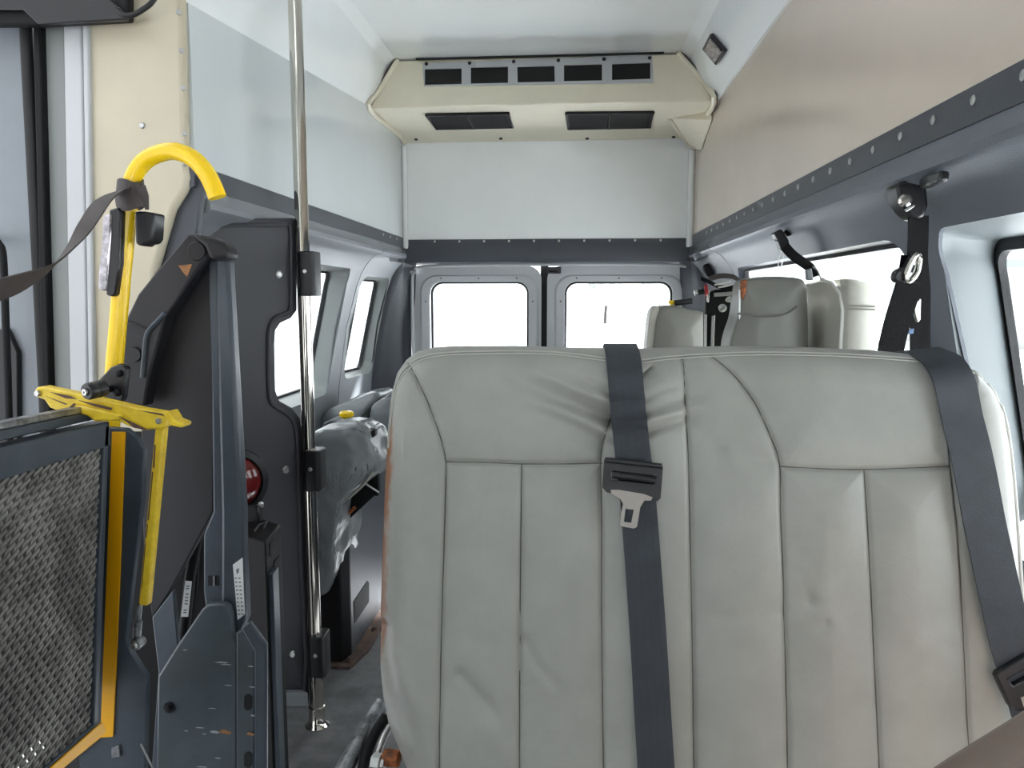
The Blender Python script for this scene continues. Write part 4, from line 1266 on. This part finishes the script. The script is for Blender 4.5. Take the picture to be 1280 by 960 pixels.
# small square lamp on the right cove
cvA, cvB = Vector((XR - 0.06, 0, 2.12)), Vector((0.47, 0, ZC - 0.03))
cn = Vector((-(cvB.z - cvA.z), 0, (cvB.x - cvA.x))).normalized()
if cn.x > 0:
    cn = -cn
PC = ((cvA + cvB) / 2 + cn * 0.002, cn)
cl = thing('ceiling_lamp', 'small square courtesy lamp with black rim on the right roof cove', 'lamp', at(895, 62, plane=PC))
sq = ats([(891, 41), (910, 63), (898, 80), (881, 60)], plane=PC)
MB().prism(sq, cn * 0.012).build('rim', 'blackplastic', cl, bevel=0.002)
c0 = sum(sq, Vector()) / 4
MB().prism([c0.lerp(p, 0.78) + cn * 0.006 for p in sq], cn * 0.010).build('lens', 'clearlens', cl, bevel=0.003)
MB().tube([sq[0].lerp(sq[1], 0.15) + cn * 0.014, sq[0].lerp(sq[1], 0.9).lerp(c0, 0.1) + cn * 0.014], 0.004, 6).build('switch_bar', 'blackplastic', cl)


# ------------------------------------------------------------------ upholstered lumps
def cushion(name, pts3, depth, m, parent, soft=0.03, puff=0.0, nz_=0.0, seed=0, sub=2, ang=180):
    """a padded slab: outline pts3 (front face), depth vector; rounded rim, slight lumps"""
    Pn = [Vector(p) for p in pts3]
    d = Vector(depth)
    c = sum(Pn, Vector()) / len(Pn)
    L = d.length
    dn = d.normalized()
    size = max((p - c).length for p in Pn)
    rg = []
    for k, s in ((0.0, 1 - 1.0 * soft / size), (0.0 + soft * 0.3, 1 - 0.35 * soft / size), (soft, 1.0), (L - soft, 1.0), (L - soft * 0.3, 1 - 0.35 * soft / size), (L, 1 - soft / size)):
        rg.append([c + (p - c) * s + dn * k for p in Pn])
    # concentric rings on the front so that the face can puff and crease
    fr_ = []
    for s in (0.25, 0.5, 0.75):
        fr_.append([c + (p - c) * s * (1 - soft / size) - dn * puff * (1 - s * s) for p in Pn])
    rg = fr_ + rg
    mb = MB().loft(rg)
    me = mb.mesh(name)
    o = link(name, me, m, parent, ang=ang)
    s_ = o.modifiers.new('subdivision', 'SUBSURF')
    s_.levels = s_.render_levels = sub
    if nz_ > 0:
        bpy.context.view_layer.update()
        dg = bpy.context.evaluated_depsgraph_get()
        nm = bpy.data.meshes.new_from_object(o.evaluated_get(dg))
        o.modifiers.clear()
        o.data = nm
        for v_ in nm.vertices:
            p = v_.co * 7 + Vector((seed * 3.1, seed, 0))
            q_ = noise.noise_vector(p)
            r_ = 0.5 - abs(noise.noise(v_.co * 9 + Vector((seed, 5, 2)))) - abs(noise.noise(v_.co * 17 + Vector((seed, 1, 4)))) * 0.6
            v_.co += q_ * nz_ + v_.normal * (r_ * nz_ * 1.2)
        nm.polygons.foreach_set('use_smooth', [True] * len(nm.polygons))
    return o


# ------------------------------------------------------------------ folded seats at the right rear
fs = thing('folded_seat', 'folded grey vinyl seat on right, pale piped end towards the camera', 'seat', (0.66, 2.15, 0.0), 'folded seats along the right wall')
A = at(1006, 347, Y=2.30); B_ = at(1054, 346, Y=2.02); C_ = at(1098, 349, Y=2.02)
zt2 = 1.303
tpp = [(A.x, 2.32), (B_.x, 2.02), (B_.x + 0.012, 2.0), (C_.x - 0.012, 2.0), (C_.x, 2.015), (C_.x, 2.32)]
rg = []
cx = sum(p[0] for p in tpp) / 6
cy = sum(p[1] for p in tpp) / 6
for z, s in ((0.42, 0.93), (0.45, 1.0), (0.8, 1.0), (1.2, 1.0), (1.25, 0.995), (1.28, 0.97), (1.296, 0.9), (zt2, 0.75)):
    rg.append([(cx + (x - cx) * s, cy + (y - cy) * s, z) for x, y in tpp])
MB().loft(rg).build('cushion', 'vinylpale', fs, ang=70)
MB().tube([(B_.x, 2.018, 0.5), (B_.x, 2.016, 1.0), (B_.x + 0.001, 2.016, 1.22), (B_.x - 0.002, 2.03, 1.262), (B_.x - 0.012, 2.06, 1.29), (B_.x - 0.025, 2.11, 1.300)], 0.005, 8).build('piping', 'piping', fs)
MB().tube([(B_.x + 0.01, 1.998, 1.232), (C_.x - 0.012, 1.998, 1.230)], 0.0016, 5).tube([(B_.x + 0.01, 1.998, 1.224), (C_.x - 0.012, 1.998, 1.222)], 0.0016, 5).build('stitching', 'seam', fs)
MB().box((B_.x - 0.02, 2.05, 0.0), (B_.x + 0.05, 2.3, 0.43)).build('pedestal', 'black', fs, bevel=0.01)

f2 = thing('folded_seat', 'folded dark grey vinyl seat with torn orange foam edge at its left top corner', 'seat', (0.53, 2.2, 0.0), 'folded seats along the right wall')
ol2 = [(925, 349), (945, 346), (985, 345), (1006, 346), (1012, 352), (1013, 400), (1013, 520), (905, 520), (909, 440), (914, 418), (924, 396), (926, 370)]
c2 = cushion('cushion', ats(ol2, Y=2.12), (0, 0.13, 0), 'vinyl2', f2, soft=0.02, puff=0.02, nz_=0.004, seed=2)
MB().tube(smooth_path(ats([(922, 392), (935, 393), (952, 395.5), (972, 395), (985, 391), (996, 383)], Y=2.088), 4), 0.003, 6).build('seam_fold', 'seam', f2)
MB().loft([[at(x, y, Y=2.13 + dy) for x, y in ((925, 352), (931, 349), (934, 352), (932, 366), (929, 376), (926, 372))] for dy in (-0.018, 0.05)]).build('torn_foam', 'rustbolt', f2, bevel=0.004)
MB().tube(ats([(925, 362), (925, 400)], Y=2.12), 0.003, 6).build('frame_rod', 'steel', f2)
MB().box((0.45, 2.14, 0.0), (0.58, 2.24, 0.95)).build('pedestal', 'black', f2, bevel=0.01)

f3 = thing('folded_seat', 'folded grey vinyl seat farthest back on the right, in front of the rear door', 'seat', (0.36, 2.9, 0.0), 'folded seats along the right wall')
ol3 = [(823, 386), (828, 383), (845, 382), (862, 386), (880, 389), (885, 393), (886, 430), (886, 520), (812, 520), (816, 440), (820, 400)]
cushion('cushion', ats(ol3, Y=2.85), (0, 0.14, 0), 'vinyl2', f3, soft=0.022, puff=0.015, nz_=0.003, seed=5)
cushion('cover_edge', ats([(813, 388), (820, 381), (826, 384), (823, 400), (820, 430), (817, 520), (802, 520), (808, 430), (811, 400)], Y=2.86), (0, 0.13, 0), 'vinylpale', f3, soft=0.012)
MB().box((0.28, 2.87, 0.0), (0.44, 2.97, 0.86)).build('pedestal', 'black', f3, bevel=0.01)
kb = MB().prism(ats([(836, 376), (846, 375), (846, 379), (842, 381), (840, 382), (836, 379)], Y=2.92), (0, 0.03, 0)).build('release_knob', 'yellow', f3, bevel=0.003)
MB().tube(ats([(843, 379), (865, 376)], Y=2.92), 0.011, 10).build('release_handle', 'blackplastic', f3)

# seat frame with bolts and belt webbing between the folded seats
sf = thing('seat_mechanism', 'black seat frame bracket with bolts and red tag between the folded seats', 'bracket', (0.47, 2.5, 0.0))
plate('bracket_plate', [(882, 368), (895, 362), (922, 360), (922, 540), (882, 540)], 2.45, 0.05, 'black', sf, bevel=0.003)
MB().tube([at(902, 520, Y=2.5), (at(902, 520, Y=2.5).x, 2.5, 0.0)], 0.03, 10).build('leg', 'black', sf)
for x, y, r in ((903, 385, 0.013), (912, 374, 0.010), (909, 375, 0.006)):
    MB().lathe(at(x, y, Y=2.45), (0, -1, 0), [(0, 0), (r, 0), (r, 0.003), (r * 0.55, 0.004), (r * 0.5, 0.010), (0, 0.010)], 14).build('bolt', 'steel', sf)
for pts, m_ in (([(893, 366), (921, 364), (921, 369), (893, 371)], 'steel'), ([(890, 395), (894, 394), (892, 440), (888, 440)], 'steel'), ([(881, 393), (883.5, 393), (883, 440), (880.5, 440)], 'steel'), ([(912, 392), (914, 392), (913, 440), (911, 440)], 'steel'), ([(884, 360), (887, 360), (886, 378), (884, 378)], 'chrome')):
    plate('guide_strip', pts, 2.435, 0.012, m_, sf, bevel=0.001)
plate('release_tag', [(880, 357), (884, 355), (886, 366), (882, 371)], 2.43, 0.006, 'red', sf, bevel=0.001)
MB().tube(ats([(880, 364), (871, 366)], Y=2.43), 0.008, 10).build('pin', 'black', sf)
MB().tube(ats([(872, 365.5), (868, 366.5)], Y=2.43), 0.009, 10).build('pin_end', 'steel', sf)
tb_ = MB()
tb_.ribbon(smooth_path(ats([(876, 348), (886, 352), (898, 358), (912, 360), (926, 357)], Y=2.42), 4), 0.020, Vector((0, 0.8, 0.5)), 0.004)
tb_.build('belt_web', 'webblack', sf)
MB().ribbon(smooth_path(ats([(886, 349), (900, 345), (916, 346), (926, 352)], Y=2.46), 4), 0.022, Vector((0, 1, 0.6)), 0.006).build('belt_web', 'strap', sf)
for pts in ([(893, 356), (904, 354), (914, 351)], [(898, 359), (908, 357.5), (918, 354.5)]):
    MB().tube(smooth_path(ats(pts, Y=2.40), 3), 0.003, 6).build('bright_edge', 'steel', sf)

# retractor left on the rear right pillar
rt = thing('belt_retractor', 'black belt retractor in the right rear corner pillar beside the rear door', 'retractor', at(885, 342, Y=3.6))
plate('housing', [(880, 331), (886, 329), (893, 330), (899, 345), (890, 347), (884, 346), (880, 338)], 3.58, 0.05, 'black', rt, bevel=0.008)
plate('recess_lip', [(868, 320), (876, 312), (888, 309), (892, 314), (900, 340), (896, 341), (886, 318), (878, 318), (870, 326)], 3.57, 0.04, 'trimgrey', rt, bevel=0.01, seg=3)

# ------------------------------------------------------------------ shoulder belts on the right wall
sb = thing('shoulder_belt', 'black shoulder belt with chrome buckle hanging on right wall above the bench', 'seat belt', at(1140, 330, Y=1.4100), 'shoulder belts on the right wall')
plate('anchor', [(1120, 231), (1126, 227), (1150, 221), (1158, 226), (1161, 256), (1156, 270), (1150, 274), (1142, 272), (1132, 262), (1124, 250)], 1.3950, 0.05, 'blackplastic', sb, bevel=0.005)
MB().loft([[at(1148, 222, Y=1.37), at(1165, 222, Y=1.37), at(1165, 236, Y=1.37), at(1150, 236, Y=1.37)], [at(1175, 213, Y=1.20), at(1188, 214, Y=1.20), at(1186, 226, Y=1.20), at(1172, 228, Y=1.20)]]).build('anchor_arm', 'blackplastic', sb, bevel=0.004)
MB().lathe(at(1131, 251, Y=1.3930), (-0.2, -1, 0), [(0, 0), (0.011, 0), (0.011, 0.004), (0.007, 0.008), (0, 0.008)], 16).build('anchor_bolt', 'chrome', sb)
plate('anchor_slot', [(1131, 262), (1143, 255), (1144, 258), (1133, 265)], 1.3900, 0.004, 'steel', sb, bevel=0.001)
MB().ribbon(smooth_path(ats([(1148, 270), (1147.5, 300), (1147, 325), (1150, 360), (1150, 400), (1150, 520)], Y=1.4100), 4), [0.034] * 21, Vector((1, 0, 0)), 0.003).build('webbing', 'webblack', sb)
MB().ribbon(smooth_path(ats([(1143, 320), (1138, 348), (1130, 375), (1120, 408), (1113, 440), (1108, 470)], Y=1.3850), 4), 0.044, Vector((1, 0, 0.25)), 0.003).build('webbing', 'webblack', sb)
bk2 = plate('buckle', [(1117, 346), (1121, 338), (1132, 333), (1140, 320), (1147, 317), (1150, 322), (1147, 340), (1140, 350), (1132, 354), (1120, 353)], 1.3650, 0.02, 'blackplastic', sb, bevel=0.004)
MB().tube(smooth_path(ats([(1134, 350), (1133, 342), (1140, 326), (1147, 318), (1150, 323), (1147, 340), (1140, 350), (1134, 352), (1133, 344)], Y=1.3600), 3), 0.0042, 8).build('chrome_ring', 'chrome', bk2)
plate('buckle_face', [(1135, 346), (1141, 327), (1147, 321), (1148, 326), (1144, 341), (1138, 349)], 1.3620, 0.004, 'steel', bk2, bevel=0.001)
plate('buckle_slot', [(1139.5, 340), (1142.5, 331), (1144, 332), (1141, 341)], 1.3605, 0.002, 'black', bk2, bevel=0)
plate('lower_tongue', [(1141, 382), (1150, 372), (1152, 374), (1151, 400), (1147, 404), (1144, 396)], 1.3900, 0.008, 'chrome', sb, bevel=0.002)
plate('blue_clip', [(1136, 412), (1143, 410), (1142, 417), (1136, 418)], 1.3900, 0.008, 'carblue', sb, bevel=0.001)

s2 = thing('shoulder_belt', 'black shoulder belt on black arm above the folded seats by rear side window', 'seat belt', at(1000, 320, Y=2.2100), 'shoulder belts on the right wall')
plate('anchor', [(967, 291), (976, 286), (979, 288), (986, 300), (988, 312), (985, 314), (977, 312), (974, 303)], 2.2200, 0.04, 'blackplastic', s2, bevel=0.004)
MB().loft([[at(978, 289, Y=2.2400), at(990, 283, Y=2.2600), at(994, 291, Y=2.2600), at(984, 297, Y=2.2400)], [at(990, 282, Y=2.2800), at(998, 280, Y=2.3000), at(1000, 289, Y=2.3000), at(992, 293, Y=2.2800)]]).build('anchor_arm', 'blackplastic', s2, bevel=0.004)
MB().ribbon(smooth_path(ats([(981, 308), (990, 318), (1002, 327), (1012, 334), (1016, 340), (1018, 346)], Y=2.2200), 4), 0.026, Vector((0.6, -0.3, 0.6)), 0.006).build('webbing', 'webblack', s2)
MB().prism(ats([(1008, 337), (1015, 335), (1017, 350), (1009, 350)], Y=2.2000), (0, 0.02, 0)).build('tongue', 'trimgrey', s2, bevel=0.003)
MB().tube(smooth_path(ats([(1016, 333), (1022, 338), (1027, 350)], Y=2.2100), 3), 0.003, 6).build('loop', 'steel', s2)
MB().tube(smooth_path(ats([(968, 300), (972, 302), (975, 309)], Y=2.2200), 3), 0.002, 6).tube(ats([(975, 312), (972, 335)], Y=2.2300), 0.0012, 5).tube(ats([(980, 316), (976, 336)], Y=2.2300), 0.0012, 5).build('loose_wire', 'steel', s2)

# ------------------------------------------------------------------ seats at the left rear
ls = thing('folding_seat', 'crumpled silver grey vinyl seat behind the pole on black steel base with yellow knob', 'seat', (-0.78, 2.6, 0.0), 'seats behind the pole on the left')
ol4 = [(380, 560), (385, 544), (400, 536), (425, 532), (448, 534), (458, 543), (466, 565), (470, 582), (463, 594), (448, 610), (432, 622), (426, 632), (424, 665), (420, 700), (415, 730), (406, 750), (396, 752), (380, 750)]
cushion('cushion', ats(ol4, Y=2.42), (0.02, 0.20, 0), 'vinylsilver', ls, soft=0.03, puff=0.03, nz_=0.012, seed=9, sub=3)
MB().tube(smooth_path(ats([(424, 629), (436, 622), (452, 608), (467, 590)], Y=2.41), 4), 0.004, 8).build('piping', 'vinylpale', ls)
cushion('flap', ats([(452, 540), (464, 533), (469, 534), (469, 541), (458, 550)], Y=2.48), (0, 0.10, 0), 'vinylsilver', ls, soft=0.01)
MB().prism(ats([(456, 542), (469, 536), (469, 545), (459, 552)], Y=2.46), (0, 0.03, 0)).build('frame_end', 'blackplastic', ls, bevel=0.003)
kp = at(433.5, 527, Y=2.70)
MB().lathe(kp, (0, 0, 1), [(0, 0), (0.012, 0), (0.014, 0.012), (0.02, 0.016), (0.026, 0.02), (0.026, 0.032), (0.02, 0.038), (0, 0.04)], 20).build('release_knob', 'yellow', ls)
MB().tube([kp - Vector((0, 0, 0.12)), kp], 0.008, 8).build('knob_stem', 'black', ls)
MB().prism(ats([(402, 540), (404, 529), (412, 525), (430, 527), (452, 533), (450, 540)], Y=2.68), (0, 0.1, 0)).build('armrest', 'trim', ls, bevel=0.006)
# steel base
zb_ = 0.02
MB().prism([(-0.90, 2.43, 0.012), (-0.745, 2.43, 0.012), (-0.715, 2.56, 0.012), (-0.715, 2.98, 0.012), (-0.90, 2.98, 0.012)], (0, 0, -0.012)).build('floor_plate', 'rust', ls, bevel=0.002)
for p in ((-0.755, 2.475, 0.012), (-0.735, 2.72, 0.012)):
    MB().lathe(p, (0, 0, 1), [(0, 0), (0.014, 0), (0.014, 0.003), (0.009, 0.003), (0.009, 0.012), (0, 0.013)], 8).build('floor_bolt', 'rust', ls)
MB().prism([(-0.88, 2.46, 0.012), (-0.78, 2.46, 0.012), (-0.76, 2.515, 0.012), (-0.775, 2.535, 0.012), (-0.88, 2.535, 0.012)], (0, 0, 0.62)).build('post', 'black', ls, bevel=0.006)
sp = MB().prism([(-0.761, 2.515, 0.012), (-0.761, 3.02, 0.012), (-0.761, 3.02, 0.74), (-0.761, 2.52, 0.57)], (-0.02, 0, 0)).build('side_panel', 'trim', ls, bevel=0.003)
pa = [at(x, y, X=-0.7605) for x, y in ((442, 752), (459, 726), (461, 729), (461, 752), (443, 779))]
MB().prism(pa, (0.0015, 0, 0)).build('panel_opening', 'blackvoid', ls)
MB().prism(ats([(424, 636), (468, 596), (470, 604), (470, 618), (425, 660)], Y=2.50), (0, 0.04, 0)).build('fold_bracket', 'black', ls, bevel=0.003)
MB().tube(ats([(424, 652), (444, 634)], Y=2.488), 0.006, 8).build('rusty_rod', 'rustbolt', ls)
MB().tube(ats([(456, 604), (474, 616)], Y=2.47), 0.004, 8).build('rod', 'steel', ls)
MB().lathe(at(469, 563, Y=2.46), (-0.3, -1, 0), [(0, 0), (0.012, 0), (0.012, 0.01), (0.007, 0.014), (0, 0.014)], 12).build('pivot_bolt', 'steel', ls)
MB().prism(ats([(463, 570), (473, 568), (473, 620), (466, 620)], Y=2.49), (0, 0.03, 0)).build('arm', 'black', ls, bevel=0.003)

l2 = thing('folding_seat', 'silver grey vinyl seat cushion rearmost on the left under the small side window', 'seat', (-0.80, 3.2, 0.0), 'seats behind the pole on the left')
cushion('backrest', ats([(396, 530), (402, 517), (420, 507), (445, 497), (465, 491), (474, 492), (476, 500), (462, 512), (457, 535), (457, 600), (396, 600)], Y=3.15), (0, 0.25, 0), 'vinylsilver', l2, soft=0.03, puff=0.03, nz_=0.008, seed=3)
cushion('seat_cushion', ats([(460, 515), (466, 503), (478, 495), (496, 498), (500, 510), (500, 640), (461, 640)], Y=3.1), (0, 0.35, 0), 'vinylsilver', l2, soft=0.03, puff=0.02, nz_=0.007, seed=6)
MB().box((-0.86, 3.2, 0.0), (-0.72, 3.4, 0.62)).build('pedestal', 'black', l2, bevel=0.01)

# ------------------------------------------------------------------ outside
GZ = -0.75
struct(MB().prism([(-1.4, -40, GZ), (70, -40, GZ), (70, 90, GZ), (-1.4, 90, GZ)], (0, 0, -0.05)).build('floor_outside', 'bounce_ground'))
struct(MB().prism([(-70, -40, GZ), (-1.4, -40, GZ), (-1.4, 90, GZ), (-70, 90, GZ)], (0, 0, -0.05)).build('floor_outside_left', 'dimground'))


def car(loc, rz, paint, label, van=False):
    r_ = thing('parked_car', label, 'car', loc, 'parked cars outside')
    r_.rotation_euler = (0, 0, rz)
    S = [(-2.1, 0.35), (-2.12, 0.7), (-2.0, 0.92), (-1.0, 1.0), (-0.35, 1.45), (1.2, 1.48), (1.85, 1.05), (2.15, 0.95), (2.2, 0.6), (2.15, 0.35)]
    if van:
        S = [(-2.4, 0.4), (-2.42, 0.85), (-2.2, 1.1), (-1.5, 1.3), (-1.0, 2.05), (2.4, 2.15), (2.48, 1.9), (2.5, 0.4)]
    def put(mb, n, m, bev=0.0):
        o = mb.build(n, m, None, bevel=bev)
        l0 = o.location.copy()
        o.parent = r_
        o.location = l0
        return o
    rg = [[(x, y, z - (0.0 if abs(y) < 0.8 else 0.04)) for x, z in S] for y in (-0.86, -0.78, 0.78, 0.86)]
    put(MB().loft(rg), 'body', paint, 0.05)
    if van:
        wn = [(-1.35, 1.35), (-0.95, 1.95), (0.2, 1.98), (0.2, 1.35)]
    else:
        wn = [(-0.8, 1.0), (-0.32, 1.38), (1.1, 1.4), (1.6, 1.02)]
    put(MB().prism([(x, -0.87, z) for x, z in wn], (0, 1.74, 0)), 'side_windows', 'carglass')
    for x in (-1.35, 1.4):
        for y in (-0.88, 0.68):
            put(MB().lathe((x, y, 0.32), (0, 1, 0), [(0, 0), (0.2, 0.0), (0.32, 0.02), (0.32, 0.18), (0, 0.2)], 20), 'wheel', 'rubber')
    return r_


car((7.5, 7.8, GZ), 0.3, 'carwhite', 'white parked car seen through the right rear side window')
car((9.0, 10.6, GZ), 0.2, 'carblue', 'blue parked car seen through the right front side window')
car((-9.0, 12.0, GZ), 0.5, 'carwhite', 'white parked car seen through the left side window')
bd_ = thing('building', 'pale low building across the lot outside the right windows', 'building', (30, 34, GZ))
MB().box((16, 32, GZ), (48, 40, GZ + 3.2)).build('walls', 'brick', bd_, smooth=False)
MB().box((15.6, 31.6, GZ + 3.2), (48.4, 40.4, GZ + 3.5)).build('roof', 'trimgrey', bd_, smooth=False)
random.seed(11)
for i in range(5):
    x, y = 2.5 + i * 4.2, 60 + random.random() * 4
    tr = thing('tree', 'tree in washed-out colour beyond the rear door windows', 'tree', (x, y, GZ), 'trees far behind the van')
    MB().tube([(x, y, GZ), (x + 0.1, y, GZ + 2.0)], [0.14, 0.1], 8).build('trunk', 'strap', tr)
    cw = MB()
    bm = bmesh.new()
    bmesh.ops.create_icosphere(bm, subdivisions=3, radius=1.0)
    vs = []
    for v_ in bm.verts:
        k = 1.3 + 0.5 * noise.noise(v_.co * 2.5 + Vector((i * 3, 0, 0)))
        vs.append((x + v_.co.x * k, y + v_.co.y * k, GZ + 3.0 + v_.co.z * k * 1.2))
    fs_ = [tuple(v_.index for v_ in f.verts) for f in bm.faces]
    bm.free()
    cw.add(vs, fs_)
    cw.build('crown', 'leaf', tr)
